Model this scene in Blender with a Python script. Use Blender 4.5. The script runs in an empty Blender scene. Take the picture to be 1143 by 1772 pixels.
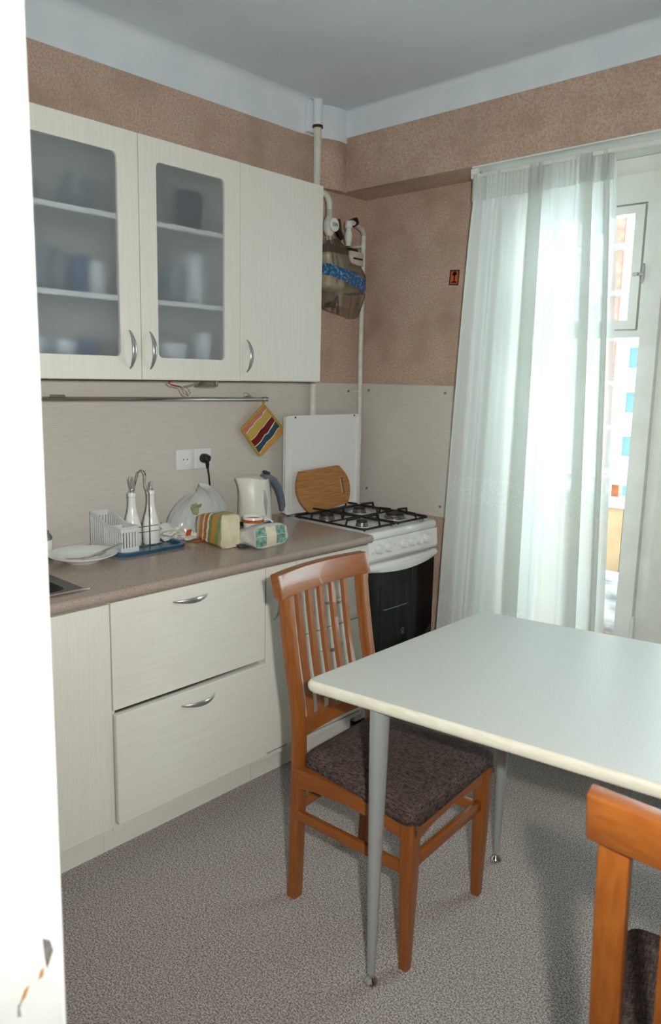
import bpy, bmesh, math, random
from mathutils import Vector, Matrix
from mathutils.geometry import tessellate_polygon
random.seed(7)
S = bpy.context.scene
COL = S.collection
PI = math.pi

# ---------------------------------------------------------------- camera
cam = bpy.data.cameras.new('camera'); cam_o = bpy.data.objects.new('camera', cam); COL.objects.link(cam_o)
CR = Vector((0.72755, 0.68575, 0.02022)); CU = Vector((-0.12751, 0.10621, 0.98613)); CF = Vector((-0.67410, 0.72004, -0.16472))
CC = Vector((2.4669, -2.8750, 1.4777))
m = Matrix.Identity(4)
for r in range(3):
    m[r][0] = CR[r]; m[r][1] = CU[r]; m[r][2] = -CF[r]; m[r][3] = CC[r]
cam_o.matrix_world = m
cam.sensor_fit = 'VERTICAL'; cam.sensor_height = 36.0; cam.sensor_width = 36.0 * 1143 / 1772
cam.lens = 1299.06 / 1772 * 36.0
cam.shift_x = (571.5 - 562.37) / 1772; cam.shift_y = (868.53 - 886) / 1772
cam.clip_start = 0.02; cam.clip_end = 300
cam.dof.use_dof = True; cam.dof.focus_distance = 2.9; cam.dof.aperture_fstop = 6.3
S.camera = cam_o

# ---------------------------------------------------------------- world, lights, exposure
SKY = 8.4; FLASH = 104.0
w = bpy.data.worlds.new('overcast'); S.world = w; w.use_nodes = True
bg = w.node_tree.nodes['Background']; bg.inputs[0].default_value = (0.80, 0.94, 1.0, 1); bg.inputs[1].default_value = SKY
# camera flash, held a hand's width to the right of the lens
fl = bpy.data.lights.new('camera_flash', 'SPOT'); fl.energy = FLASH; fl.spot_size = math.radians(124); fl.spot_blend = 1.0; fl.color = (1.0, 1.0, 0.965); fl.shadow_soft_size = 0.022
fo = bpy.data.objects.new('camera_flash', fl); fo.location = CC + Vector((0.7306, 0.6828, 0)) * 0.115 + Vector((0, 0, 0.075)); fo.rotation_euler = m.to_euler(); COL.objects.link(fo)
# portal that guides sampling of the sky through the balcony opening (emits nothing itself)
pl = bpy.data.lights.new('window_portal', 'AREA'); pl.shape = 'RECTANGLE'; pl.size = 1.56; pl.size_y = 2.28
po = bpy.data.objects.new('window_portal', pl); po.location = (1.5, 0.20, 1.15); po.rotation_euler = (-PI / 2, 0, 0); COL.objects.link(po)
pl.cycles.is_portal = True
S.view_settings.view_transform = 'Standard'; S.view_settings.look = 'None'
S.view_settings.exposure = 0.52; S.view_settings.gamma = 1.0; S.view_settings.use_curve_mapping = False

# ---------------------------------------------------------------- materials
def lin(c):
    return tuple(((v / 255) / 12.92 if v / 255 <= 0.04045 else ((v / 255 + 0.055) / 1.055) ** 2.4) for v in c) + (1.0,)
MATS = {}
class NT:
    def __init__(s, name):
        s.m = bpy.data.materials.new(name); s.m.use_nodes = True; s.t = s.m.node_tree; s.t.nodes.clear()
        s.out = s.t.nodes.new('ShaderNodeOutputMaterial')
    def n(s, typ, **kw):
        nd = s.t.nodes.new('ShaderNode' + typ)
        for k, v in kw.items():
            if k.startswith('i_'):
                key = k[2:].replace('_', ' ')
                nd.inputs[key].default_value = v
            else: setattr(nd, k, v)
        return nd
    def l(s, a, b): s.t.links.new(a, b)
def coords(nt, scale=(1, 1, 1), kind='Object', rot=(0, 0, 0)):
    tc = nt.n('TexCoord'); mp = nt.n('Mapping'); mp.inputs['Scale'].default_value = scale; mp.inputs['Rotation'].default_value = rot
    nt.l(tc.outputs[kind], mp.inputs['Vector']); return mp.outputs['Vector']
def mat(name, c1, rough=0.5, c2=None, scale=50, stretch=(1, 1, 1), metal=0.0, bump=0.0, bscale=None, detail=4, lo=0.35, hi=0.65, spec=0.5, coat=0.0, c3=None, scale3=5, lo3=.45, hi3=.6, sheen=0.0):
    nt = NT(name); p = nt.n('BsdfPrincipled'); nt.l(p.outputs[0], nt.out.inputs[0])
    p.inputs['Roughness'].default_value = rough; p.inputs['Metallic'].default_value = metal
    p.inputs['Specular IOR Level'].default_value = spec; p.inputs['Coat Weight'].default_value = coat
    if sheen: p.inputs['Sheen Weight'].default_value = sheen
    p.inputs['Base Color'].default_value = lin(c1)
    if c2 or bump:
        v = coords(nt, stretch)
        nz = nt.n('TexNoise'); nz.inputs['Scale'].default_value = scale; nz.inputs['Detail'].default_value = detail
        nt.l(v, nz.inputs['Vector'])
        if c2:
            rp = nt.n('ValToRGB'); rp.color_ramp.elements[0].position = lo; rp.color_ramp.elements[1].position = hi
            rp.color_ramp.elements[0].color = lin(c1); rp.color_ramp.elements[1].color = lin(c2)
            nt.l(nz.outputs['Fac'], rp.inputs['Fac']); col = rp.outputs['Color']
            if c3:
                n3 = nt.n('TexNoise'); n3.inputs['Scale'].default_value = scale3; n3.inputs['Detail'].default_value = 5; nt.l(v, n3.inputs['Vector'])
                mr = nt.n('MapRange'); mr.inputs['From Min'].default_value = lo3; mr.inputs['From Max'].default_value = hi3; nt.l(n3.outputs['Fac'], mr.inputs['Value'])
                mx = nt.n('Mix', data_type='RGBA'); nt.l(mr.outputs[0], mx.inputs[0]); nt.l(col, mx.inputs[6]); mx.inputs[7].default_value = lin(c3); col = mx.outputs[2]
            nt.l(col, p.inputs['Base Color'])
        if bump:
            src = nz
            if bscale:
                src = nt.n('TexNoise'); src.inputs['Scale'].default_value = bscale; src.inputs['Detail'].default_value = 3; nt.l(v, src.inputs['Vector'])
            b = nt.n('Bump'); b.inputs['Strength'].default_value = bump; b.inputs['Distance'].default_value = 0.004
            nt.l(src.outputs['Fac'], b.inputs['Height']); nt.l(b.outputs[0], p.inputs['Normal'])
    MATS[name] = nt.m; return nt.m

M = MATS
mat('wallpaper', (178, 148, 129), 0.75, (203, 179, 162), 130, bump=0.2, bscale=220, detail=8, c3=(168, 141, 122), scale3=5, lo3=.45, hi3=.75, spec=.25)
mat('whitewash', (216, 224, 229), 0.9, (224, 231, 235), 6, bump=0.15, bscale=35, spec=.1)
mat('ceiling_white', (214, 222, 228), 0.95, (220, 228, 234), 3, bump=0.05, bscale=25, spec=.1)
mat('white_paint', (232, 234, 228), 0.45, (224, 226, 219), 9, bump=0.05, bscale=30)
mat('jamb_paint', (236, 238, 232), 0.35, (228, 230, 224), 14, bump=0.12, bscale=40)
mat('pipe_paint', (214, 214, 206), 0.4, (202, 200, 190), 40, bump=0.1)
mat('rust', (92, 48, 28), 0.8, (40, 24, 18), 120)
mat('carpet', (130, 115, 105), 0.95, (200, 193, 188), 230, bump=1.0, bscale=260, detail=3, lo=.38, hi=.62, spec=.1, c3=(80, 67, 61), scale3=300, lo3=.54, hi3=.64)
mat('cab_v', (222, 219, 209), 0.40, (217, 213, 202), 22, stretch=(9, 9, .35), bump=0.04, detail=5)
mat('cab_h', (222, 219, 209), 0.40, (217, 213, 202), 22, stretch=(9, .35, 9), bump=0.04, detail=5)
mat('cab_inside', (232, 229, 220), 0.6)
mat('worktop', (148, 130, 118), 0.2, (176, 160, 149), 420, detail=3, spec=.6, c3=(136, 112, 98), scale3=300, lo3=.56, hi3=.7)
mat('panel_beige', (209, 203, 194), 0.4, (203, 196, 186), 24, stretch=(.5, .5, 9), bump=0.05, detail=5)
mat('screw', (150, 140, 128), 0.4, metal=.6)
mat('enamel', (235, 236, 234), 0.18, spec=.5, coat=.3)
mat('enamel_dull', (228, 230, 228), 0.3)
mat('black_glass', (7, 7, 8), 0.08, spec=.35)
mat('black_iron', (16, 16, 17), 0.45, bump=.1, scale=300)
mat('burner_metal', (150, 145, 138), 0.35, (110, 102, 95), 90, metal=.8)
mat('burner_cap', (26, 24, 24), 0.55)
mat('oven_inside', (20, 20, 21), 0.5, spec=.35)
mat('print_grey', (120, 130, 135), .5)
mat('wood', (140, 80, 30), 0.38, (127, 68, 23), 10, stretch=(12, 12, 1.2), detail=6, bump=0.04, coat=.25)
mat('wood_y', (140, 80, 30), 0.38, (127, 68, 23), 10, stretch=(12, 1.2, 12), detail=6, bump=0.04, coat=.25)
mat('wood_x', (140, 80, 30), 0.38, (127, 68, 23), 10, stretch=(1.2, 12, 12), detail=6, bump=0.04, coat=.25)
mat('table_top', (187, 188, 181), 0.36, (196, 197, 190), 320, detail=2)
mat('table_edge', (218, 214, 196), 0.4, (208, 203, 184), 14, stretch=(1, 9, 9))
mat('leg_metal', (178, 181, 179), 0.32, metal=.5)
mat('chrome', (215, 215, 212), 0.12, metal=1.0)
mat('satin', (188, 188, 184), 0.3, metal=.85)
mat('black_sink', (14, 14, 15), 0.25, spec=.6)
mat('porcelain', (238, 238, 232), 0.15, coat=.3)
mat('blue_tray', (38, 78, 104), 0.25, (52, 96, 124), 20)
mat('kettle_white', (226, 224, 214), 0.3)
mat('kettle_grey', (104, 112, 122), 0.35)
mat('dark_grey', (52, 54, 60), .4)
mat('black_plastic', (16, 16, 18), 0.35)
mat('paper', (226, 224, 216), .8, (205, 203, 196), 40, bump=.4)
mat('brick', (176, 92, 76), .9, (150, 72, 60), 3)
mat('concrete_white', (205, 206, 205), .9, (190, 192, 192), .8)
mat('bld_glass', (62, 86, 98), .5, spec=.2)
mat('balcony_orange', (188, 160, 126), .7, (176, 146, 110), 8)
mat('balcony_wood', (176, 104, 58), .6, (150, 84, 44), 6, stretch=(8, 1, 8))
mat('blanket', (206, 204, 202), .95, (120, 122, 130), 6, stretch=(1, 1, 3), bump=.5, bscale=60)
mat('crate', (168, 160, 120), .8)
mat('chip_dark', (52, 50, 50), .9, (120, 118, 112), 60)
mat('chip_wood', (176, 132, 84), .8)
mat('dust_grey', (150, 148, 142), .9)
mat('cup_white', (214, 216, 216), .3)
mat('cup_blue', (58, 82, 120), .35)
mat('jar_dark', (22, 26, 40), .4)
mat('jar_orange', (196, 92, 40), .5)
mat('wire_red', (150, 56, 24), .5)
mat('wire_clear', (150, 142, 128), .4)
mat('meter_grey', (188, 180, 160), .5, (176, 166, 146), 30)
mat('label_white', (226, 226, 218), .5)
mat('cream_slice', (228, 220, 190), .5, (214, 204, 170), 25, bump=.2)

def film(name, tint, transp, gloss_rough=.15, diff=.3, diffc=(230, 232, 230), tlw=.5):
    nt = NT(name)
    tr = nt.n('BsdfTransparent'); tr.inputs[0].default_value = lin(tint)
    df = nt.n('BsdfDiffuse'); df.inputs[0].default_value = lin(diffc)
    tl = nt.n('BsdfTranslucent'); tl.inputs[0].default_value = lin(diffc)
    gl = nt.n('BsdfGlossy'); gl.inputs['Roughness'].default_value = gloss_rough
    m1 = nt.n('MixShader'); m1.inputs[0].default_value = tlw; nt.l(df.outputs[0], m1.inputs[1]); nt.l(tl.outputs[0], m1.inputs[2])
    m2 = nt.n('MixShader'); m2.inputs[0].default_value = transp; nt.l(m1.outputs[0], m2.inputs[1]); nt.l(tr.outputs[0], m2.inputs[2])
    fr = nt.n('Fresnel'); fr.inputs[0].default_value = 1.45
    m3 = nt.n('MixShader'); nt.l(fr.outputs[0], m3.inputs[0]); nt.l(m2.outputs[0], m3.inputs[1]); nt.l(gl.outputs[0], m3.inputs[2])
    nt.l(m3.outputs[0], nt.out.inputs[0]); M[name] = nt.m; return nt
film('window_glass', (246, 250, 250), 1.0, .0)
film('clear_plastic', (235, 232, 222), .75, .12, diffc=(210, 205, 190))
film('bag_film', (252, 252, 252), .38, .2, diffc=(250, 252, 250), tlw=.3)
film('caddy_plastic', (252, 252, 252), .12, .2, diffc=(250, 251, 250), tlw=.25)
film('drink_glass', (225, 232, 235), .6, .05, diffc=(210, 216, 220))

def frosted():
    nt = NT('frosted_glass')
    rf = nt.n('BsdfRefraction'); rf.inputs['Color'].default_value = (.95, .98, 1, 1); rf.inputs['Roughness'].default_value = .46; rf.inputs['IOR'].default_value = 1.4
    tr = nt.n('BsdfTransparent'); tr.inputs[0].default_value = (.95, .98, 1, 1)
    df = nt.n('BsdfDiffuse'); df.inputs[0].default_value = (.6, .64, .68, 1)
    gl = nt.n('BsdfGlossy'); gl.inputs['Roughness'].default_value = .35
    m1 = nt.n('MixShader'); m1.inputs[0].default_value = .06; nt.l(rf.outputs[0], m1.inputs[1]); nt.l(tr.outputs[0], m1.inputs[2])
    m2 = nt.n('MixShader'); m2.inputs[0].default_value = .09; nt.l(m1.outputs[0], m2.inputs[1]); nt.l(df.outputs[0], m2.inputs[2])
    m3 = nt.n('MixShader'); m3.inputs[0].default_value = .04; nt.l(m2.outputs[0], m3.inputs[1]); nt.l(gl.outputs[0], m3.inputs[2])
    nt.l(m3.outputs[0], nt.out.inputs[0]); M['frosted_glass'] = nt.m
frosted()

def sheer():
    nt = NT('sheer_voile')
    tr = nt.n('BsdfTransparent'); tr.inputs[0].default_value = (1, 1, 1, 1)
    df = nt.n('BsdfDiffuse'); df.inputs[0].default_value = lin((236, 238, 233))
    tl = nt.n('BsdfTranslucent'); tl.inputs[0].default_value = lin((236, 240, 236))
    m1 = nt.n('MixShader'); m1.inputs[0].default_value = .55; nt.l(df.outputs[0], m1.inputs[1]); nt.l(tl.outputs[0], m1.inputs[2])
    # woven lace bands: denser motifs at two heights (UV v = height in metres)
    uv = nt.n('UVMap'); sp = nt.n('SeparateXYZ'); nt.l(uv.outputs[0], sp.inputs[0])
    def band(z0, h):
        a = nt.n('Math', operation='SUBTRACT'); nt.l(sp.outputs[1], a.inputs[0]); a.inputs[1].default_value = z0
        b = nt.n('Math', operation='ABSOLUTE'); nt.l(a.outputs[0], b.inputs[0])
        c = nt.n('Math', operation='LESS_THAN'); nt.l(b.outputs[0], c.inputs[0]); c.inputs[1].default_value = h; return c.outputs[0]
    s = nt.n('Math', operation='MAXIMUM'); nt.l(band(1.02, .055), s.inputs[0]); nt.l(band(.45, .09), s.inputs[1])
    vo = nt.n('TexVoronoi', feature='DISTANCE_TO_EDGE'); vo.inputs['Scale'].default_value = 42; nt.l(uv.outputs[0], vo.inputs['Vector'])
    lt = nt.n('Math', operation='GREATER_THAN'); nt.l(vo.outputs['Distance'], lt.inputs[0]); lt.inputs[1].default_value = .13
    mu = nt.n('Math', operation='MULTIPLY'); nt.l(s.outputs[0], mu.inputs[0]); nt.l(lt.outputs[0], mu.inputs[1])
    mr = nt.n('MapRange'); mr.inputs['To Min'].default_value = .085; mr.inputs['To Max'].default_value = .02; nt.l(mu.outputs[0], mr.inputs['Value'])
    m2 = nt.n('MixShader'); nt.l(mr.outputs[0], m2.inputs[0]); nt.l(m1.outputs[0], m2.inputs[1]); nt.l(tr.outputs[0], m2.inputs[2])
    nt.l(m2.outputs[0], nt.out.inputs[0]); M['sheer_voile'] = nt.m
sheer()

def tweed():
    nt = NT('tweed'); p = nt.n('BsdfPrincipled'); nt.l(p.outputs[0], nt.out.inputs[0]); p.inputs['Roughness'].default_value = .95; p.inputs['Specular IOR Level'].default_value = .1
    a = nt.n('TexNoise'); a.inputs['Scale'].default_value = 60; a.inputs['Detail'].default_value = 6; nt.l(coords(nt, (1, 9, 4)), a.inputs['Vector'])
    b = nt.n('TexNoise'); b.inputs['Scale'].default_value = 60; b.inputs['Detail'].default_value = 6; nt.l(coords(nt, (9, 1, 4)), b.inputs['Vector'])
    mx = nt.n('Mix', data_type='FLOAT'); mx.inputs[0].default_value = .45; nt.l(a.outputs['Fac'], mx.inputs[2]); nt.l(b.outputs['Fac'], mx.inputs[3])
    rp = nt.n('ValToRGB'); e = rp.color_ramp.elements; e[0].position = .38; e[1].position = .64; e[0].color = lin((26, 20, 23)); e[1].color = lin((108, 91, 85))
    nt.l(mx.outputs[0], rp.inputs[0]); nt.l(rp.outputs[0], p.inputs['Base Color'])
    bp = nt.n('Bump'); bp.inputs['Strength'].default_value = .6; bp.inputs['Distance'].default_value = .004; nt.l(mx.outputs[0], bp.inputs['Height']); nt.l(bp.outputs[0], p.inputs['Normal'])
    M['tweed'] = nt.m
tweed()

def ramp_mat(name, axis, stops, rough=.7, wob=.0, bump=.0, bscale=200, nscale=30, var=0.0):
    """flat print: constant colour bands along a local axis vector"""
    nt = NT(name); p = nt.n('BsdfPrincipled'); nt.l(p.outputs[0], nt.out.inputs[0]); p.inputs['Roughness'].default_value = rough
    tc = nt.n('TexCoord'); vm = nt.n('VectorMath', operation='DOT_PRODUCT'); nt.l(tc.outputs['Object'], vm.inputs[0]); vm.inputs[1].default_value = axis
    nz = nt.n('TexNoise'); nz.inputs['Scale'].default_value = nscale; nt.l(tc.outputs['Object'], nz.inputs['Vector'])
    ma = nt.n('Math', operation='MULTIPLY_ADD'); nt.l(nz.outputs['Fac'], ma.inputs[0]); ma.inputs[1].default_value = wob; nt.l(vm.outputs['Value'], ma.inputs[2])
    rp = nt.n('ValToRGB'); rp.color_ramp.interpolation = 'CONSTANT'
    e = rp.color_ramp.elements
    while len(e) < len(stops): e.new(.5)
    for i, (pos, c) in enumerate(stops): e[i].position = pos; e[i].color = lin(c)
    nt.l(ma.outputs[0], rp.inputs[0]); nt.l(rp.outputs[0], p.inputs['Base Color'])
    if bump:
        n2 = nt.n('TexNoise'); n2.inputs['Scale'].default_value = bscale; nt.l(tc.outputs['Object'], n2.inputs['Vector'])
        bp = nt.n('Bump'); bp.inputs['Strength'].default_value = bump; bp.inputs['Distance'].default_value = .003; nt.l(n2.outputs['Fac'], bp.inputs['Height']); nt.l(bp.outputs[0], p.inputs['Normal'])
    M[name] = nt.m; return nt

# ---------------------------------------------------------------- mesh helpers
def V(*a): return Vector(a)
class MB:
    def __init__(s): s.v = []; s.f = []
    def add(s, vs, fs):
        o = len(s.v); s.v += [Vector(q) for q in vs]; s.f += [tuple(i + o for i in f) for f in fs]; return s
    def bm(s, b):
        b.verts.index_update(); s.add([q.co.copy() for q in b.verts], [[q.index for q in f.verts] for f in b.faces]); b.free(); return s
    def box(s, lo, hi, bev=0, seg=2, mtx=None):
        b = bmesh.new(); lo = Vector(lo); hi = Vector(hi); c = (lo + hi) / 2; d = hi - lo
        bmesh.ops.create_cube(b, size=1, matrix=Matrix.Translation(c) @ Matrix.Diagonal((d.x, d.y, d.z, 1)))
        if bev: bmesh.ops.bevel(b, geom=list(b.edges), offset=min(bev, min(d) * .49), segments=seg, profile=.5, affect='EDGES')
        if mtx: bmesh.ops.transform(b, matrix=mtx, verts=b.verts)
        return s.bm(b)
    def obox(s, c, size, rot=(0, 0, 0), bev=0, seg=2):
        from mathutils import Euler
        h = Vector(size) / 2
        return s.box(-h, h, bev, seg, Matrix.Translation(Vector(c)) @ Euler(rot).to_matrix().to_4x4())
    def tube(s, path, rad, seg=10, closed=False, flat=1.0, up=None):
        P = [Vector(p) for p in path]; n = len(P); R = rad if isinstance(rad, (list, tuple)) else [rad] * n
        o = len(s.v); vs = []; fs = []
        t0 = (P[1] - P[0]).normalized(); nrm = Vector(up) if up else (Vector((0, 0, 1)) if abs(t0.z) < .9 else Vector((1, 0, 0)))
        nrm = (nrm - t0 * nrm.dot(t0)).normalized()
        for i in range(n):
            if closed: t = (P[(i + 1) % n] - P[i - 1]).normalized()
            else: t = (P[min(i + 1, n - 1)] - P[max(i - 1, 0)]).normalized()
            nrm = (nrm - t * nrm.dot(t)).normalized(); bi = t.cross(nrm)
            for k in range(seg):
                a = 2 * PI * k / seg; vs.append(P[i] + nrm * math.cos(a) * R[i] * flat + bi * math.sin(a) * R[i])
        m_ = n if closed else n - 1
        for i in range(m_):
            for k in range(seg):
                a = i * seg + k; b = i * seg + (k + 1) % seg; c = ((i + 1) % n) * seg + (k + 1) % seg; d = ((i + 1) % n) * seg + k
                fs.append((a, b, c, d))
        if not closed: fs.append(tuple(range(seg))[::-1]); fs.append(tuple((n - 1) * seg + k for k in range(seg)))
        return s.add(vs, fs)
    def cyl(s, p0, p1, r0, r1=None, seg=20): return s.tube([p0, p1], [r0, r0 if r1 is None else r1], seg)
    def lathe(s, prof, c=(0, 0, 0), seg=32, axis='z', sx=1, sy=1):
        c = Vector(c); vs = []; fs = []; n = len(prof)
        for r, z in prof:
            for k in range(seg):
                a = 2 * PI * k / seg; x = r * math.cos(a) * sx; y = r * math.sin(a) * sy
                q = Vector((x, y, z)) if axis == 'z' else (Vector((z, x, y)) if axis == 'x' else Vector((x, z, y)))
                vs.append(c + q)
        for i in range(n - 1):
            for k in range(seg):
                fs.append((i * seg + k, i * seg + (k + 1) % seg, (i + 1) * seg + (k + 1) % seg, (i + 1) * seg + k))
        if prof[0][0] > 1e-6: fs.append(tuple(range(seg))[::-1])
        if prof[-1][0] > 1e-6: fs.append(tuple((n - 1) * seg + k for k in range(seg)))
        return s.add(vs, fs)
    def prism(s, loops, f0, f1):
        """loops: outer 2D polygon then holes; f0/f1 map (a,b) to 3D for the two caps"""
        pts = [p for L in loops for p in L]
        tris = tessellate_polygon([[Vector((a, b, 0)) for a, b in L] for L in loops])
        n = len(pts); vs = [Vector(f0(*p)) for p in pts] + [Vector(f1(*p)) for p in pts]
        fs = [tuple(t) for t in tris] + [tuple(i + n for i in reversed(t)) for t in tris]
        o = 0
        for L in loops:
            k = len(L)
            for i in range(k): fs.append((o + i, o + (i + 1) % k, n + o + (i + 1) % k, n + o + i))
            o += k
        return s.add(vs, fs)
    def grid(s, nu, nv, fn, closed_u=False):
        vs = [fn(i / (nu if closed_u else nu - 1), j / (nv - 1)) for j in range(nv) for i in range(nu)]
        fs = []
        for j in range(nv - 1):
            for i in range(nu if closed_u else nu - 1):
                fs.append((j * nu + i, j * nu + (i + 1) % nu, (j + 1) * nu + (i + 1) % nu, (j + 1) * nu + i))
        return s.add(vs, fs)
ORIG = {}
def build(mb, name, material, parent=None, loc=None, smooth=True, ang=35, label=None):
    """mesh written in the coordinates of the whole thing; loc/parent origin is subtracted"""
    o0 = ORIG[parent.name] if parent is not None else Vector(loc if loc is not None else (0, 0, 0))
    me = bpy.data.meshes.new(name)
    me.from_pydata([tuple(q - o0) for q in mb.v], [], mb.f)
    b = bmesh.new(); b.from_mesh(me); bmesh.ops.remove_doubles(b, verts=b.verts, dist=1e-6); bmesh.ops.recalc_face_normals(b, faces=b.faces)
    b.to_mesh(me); b.free()
    me.materials.append(M[material] if isinstance(material, str) else material)
    if smooth:
        for p in me.polygons: p.use_smooth = True
        me.set_sharp_from_angle(angle=math.radians(ang))
    ob = bpy.data.objects.new(name, me); COL.objects.link(ob)
    if parent is not None: ob.parent = parent
    else: ob.location = o0
    ORIG[ob.name] = o0
    if label: ob['label'] = label
    return ob
def thing(name, label, cat, loc, group=None):
    o = bpy.data.objects.new(name, None); COL.objects.link(o); o.location = loc; o.empty_display_size = .05
    ORIG[o.name] = Vector(loc); o['label'] = label; o['category'] = cat
    if group: o['group'] = group
    return o
def tag(o, label, cat, group=None, kind=None):
    o['label'] = label; o['category'] = cat
    if group: o['group'] = group
    if kind: o['kind'] = kind
    return o
def struct(mb, name, material, label, cat, smooth=False, loc=None, ang=35):
    o = build(mb, name, material, smooth=smooth, loc=loc, ang=ang); return tag(o, label, cat, kind='structure')
def copy_tree(o, parent=None):
    c = o.copy(); COL.objects.link(c); c.parent = parent
    for ch in o.children: copy_tree(ch, c)
    return c
def rrect(a0, b0, a1, b1, r, n=5):
    P = []
    for ca, cb, s in ((a1 - r, b1 - r, 0), (a0 + r, b1 - r, 1), (a0 + r, b0 + r, 2), (a1 - r, b0 + r, 3)):
        for k in range(n + 1):
            t = PI / 2 * (s + k / n); P.append((ca + r * math.cos(t), cb + r * math.sin(t)))
    return P
def rect(a0, b0, a1, b1): return [(a0, b0), (a1, b0), (a1, b1), (a0, b1)]

# ================================================================ ROOM SHELL
ZC = 2.652; ZB = 2.311; YB = -.19; XR = 3.15; YN = -2.568; WX = .712   # ceiling, beam bottom, beam face, right wall, near wall, window opening
struct(MB().box((-.3, -4.4, -.1), (3.7, .42, 0)), 'floor', 'carpet', 'speckled grey brown carpet covering the kitchen floor', 'floor')
struct(MB().box((-.3, -4.4, ZC), (3.7, .4, ZC + .1)), 'ceiling', 'ceiling_white', 'pale grey whitewashed kitchen ceiling', 'ceiling')
struct(MB().box((-.3, -4.4, 0), (0, .4, ZC)), 'wall_left', 'wallpaper', 'mottled brown papered wall behind the kitchen cabinets', 'wall')
wf = MB().box((0, 0, 0), (WX, .4, ZB)).box((0, YB, ZB), (XR, .4, ZC)).box((2.35, 0, 0), (XR, .4, ZB))
struct(wf, 'wall_far', 'wallpaper', 'brown papered wall with deep lintel beam beside the balcony window', 'wall')
struct(MB().box((XR, -4.4, 0), (XR + .1, .4, ZC)), 'wall_right', 'wallpaper', 'brown papered side wall of the kitchen', 'wall')
struct(MB().box((0, YN - .13, 0), (1.838, YN, ZC)).box((2.98, YN - .13, 0), (XR, YN, ZC)).box((1.838, YN - .13, 2.15), (2.98, YN, ZC)), 'wall_near', 'jamb_paint', 'white painted wall around the kitchen doorway', 'wall')
struct(MB().box((0, -4.4, 0), (XR, -4.3, ZC)), 'wall_hall', 'whitewash', 'plain wall of the hallway behind the doorway', 'wall')
# rounded plaster bump (chimney chase) in the upper corner
pp = [(-.005, -.36), (.003, -.352), (.012, -.335), (.03, -.305), (.042, -.27), (.047, -.235), (.044, -.205), (.04, -.188), (.04, -.18), (-.005, -.18)]
struct(MB().prism([pp], lambda a, b: (a, b, ZB - .004), lambda a, b: (a, b, ZC)), 'wall_chase', 'wallpaper', 'rounded papered plaster bulge in the upper corner beside the pipe', 'wall', smooth=True, ang=50)
# whitewashed bands along the ceiling with a soft cove
def cove(r=.045, n=6, z0=2.5, t=.003):
    P = [(0, z0), (t, z0), (t, ZC - r)]
    for k in range(1, n + 1):
        a = PI / 2 * k / n; P.append((t + r - r * math.cos(a), ZC - r + r * math.sin(a)))
    return P + [(0, ZC)]
struct(MB().prism([cove(z0=2.513)], lambda a, b: (a, YN, b), lambda a, b: (a, -.425, b)), 'trim_1', 'whitewash', 'white painted band where the cabinet wall meets the ceiling', 'trim', smooth=True)
struct(MB().prism([cove(r=.02, z0=2.541)], lambda a, b: (.04, YB - a, b), lambda a, b: (XR, YB - a, b)), 'trim_2', 'whitewash', 'white painted band along the top of the lintel beam', 'trim', smooth=True)
pq = [(a + .003, b) for a, b in pp[:8]]
struct(MB().prism([[(0, -.43), (.004, -.43), (.004, -.362)] + pq[1:] + [(.04, -.17), (0, -.17)]], lambda a, b: (a, b, 2.515), lambda a, b: (a, b, ZC)), 'trim_3', 'whitewash', 'white painted band wrapping the rounded bulge in the corner', 'trim', smooth=True, ang=50)
# white reveal of the window recess
struct(MB().box((WX, YB + .002, ZB - .006), (2.35, .06, ZB)).box((WX - .003, -.004, 0), (WX + .012, .06, ZB - .006)), 'trim_4', 'white_paint', 'white painted lintel underside and reveal around the balcony window', 'trim')
struct(MB().box((0.0, -.016, 0), (WX - .01, 0, .05), .004), 'baseboard_far', 'balcony_wood', 'brown wooden skirting below the papered wall beside the stove', 'baseboard')
# door lining in the foreground with a soft edge and chipped paint
jx = 1.838
dj = tag(build(MB().box((jx - .16, YN - .155, 0), (jx, YN + .004, 2.2), .006, 3), 'door_1', 'jamb_paint', loc=(jx - .08, YN - .07, 0)), 'white painted doorway lining close to the camera, chipped near the bottom', 'door frame', kind='structure')
def chip(name, matn, y, z, pts):
    # flake lost from the painted face, an irregular shallow scar on the lining
    P = [(y + a, z + b) for a, b in pts]
    build(MB().prism([P], lambda a, b: (jx - .001, a, b), lambda a, b: (jx + .0006, a, b)), name, matn, parent=dj, smooth=False)

# ================================================================ BALCONY WINDOW / DOOR
YW = .045      # room-side face of the window frames
fr = tag(build(MB().prism([rect(WX + .012, 0, 2.35, ZB - .006), rect(WX + .04, .03, .862, 2.245), rect(.902, .03, 1.408, 2.245), rect(1.452, .03, 2.31, 2.245)],
     lambda a, b: (a, YW + .02, b), lambda a, b: (a, YW + .09, b)), 'window_1', 'white_paint', smooth=False, loc=(1.5, .1, 0)), 'white painted wooden balcony window frame behind the sheer curtain', 'window', kind='structure')
def sash(x0, x1, z0, z1, st, name, y0=YW, panes=None, d=.05, par=fr):
    panes = panes or [(x0 + st, z0 + st, x1 - st, z1 - st)]
    s = build(MB().prism([rect(x0, z0, x1, z1)] + [rect(*p) for p in panes], lambda a, b: (a, y0, b), lambda a, b: (a, y0 + d, b)), name, 'white_paint', parent=par, smooth=False)
    return s
def pane(p, y, par, name='pane'):
    return build(MB().box((p[0] - .004, y, p[1] - .004), (p[2] + .004, y + .004, p[3] + .004)), name, 'window_glass', parent=par, smooth=False)
# narrow side light
s0 = sash(WX + .043, .859, .033, 2.242, .022, 'side_sash'); pane((WX + .065, .055, .837, 2.22), YW + .025, s0)
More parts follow.
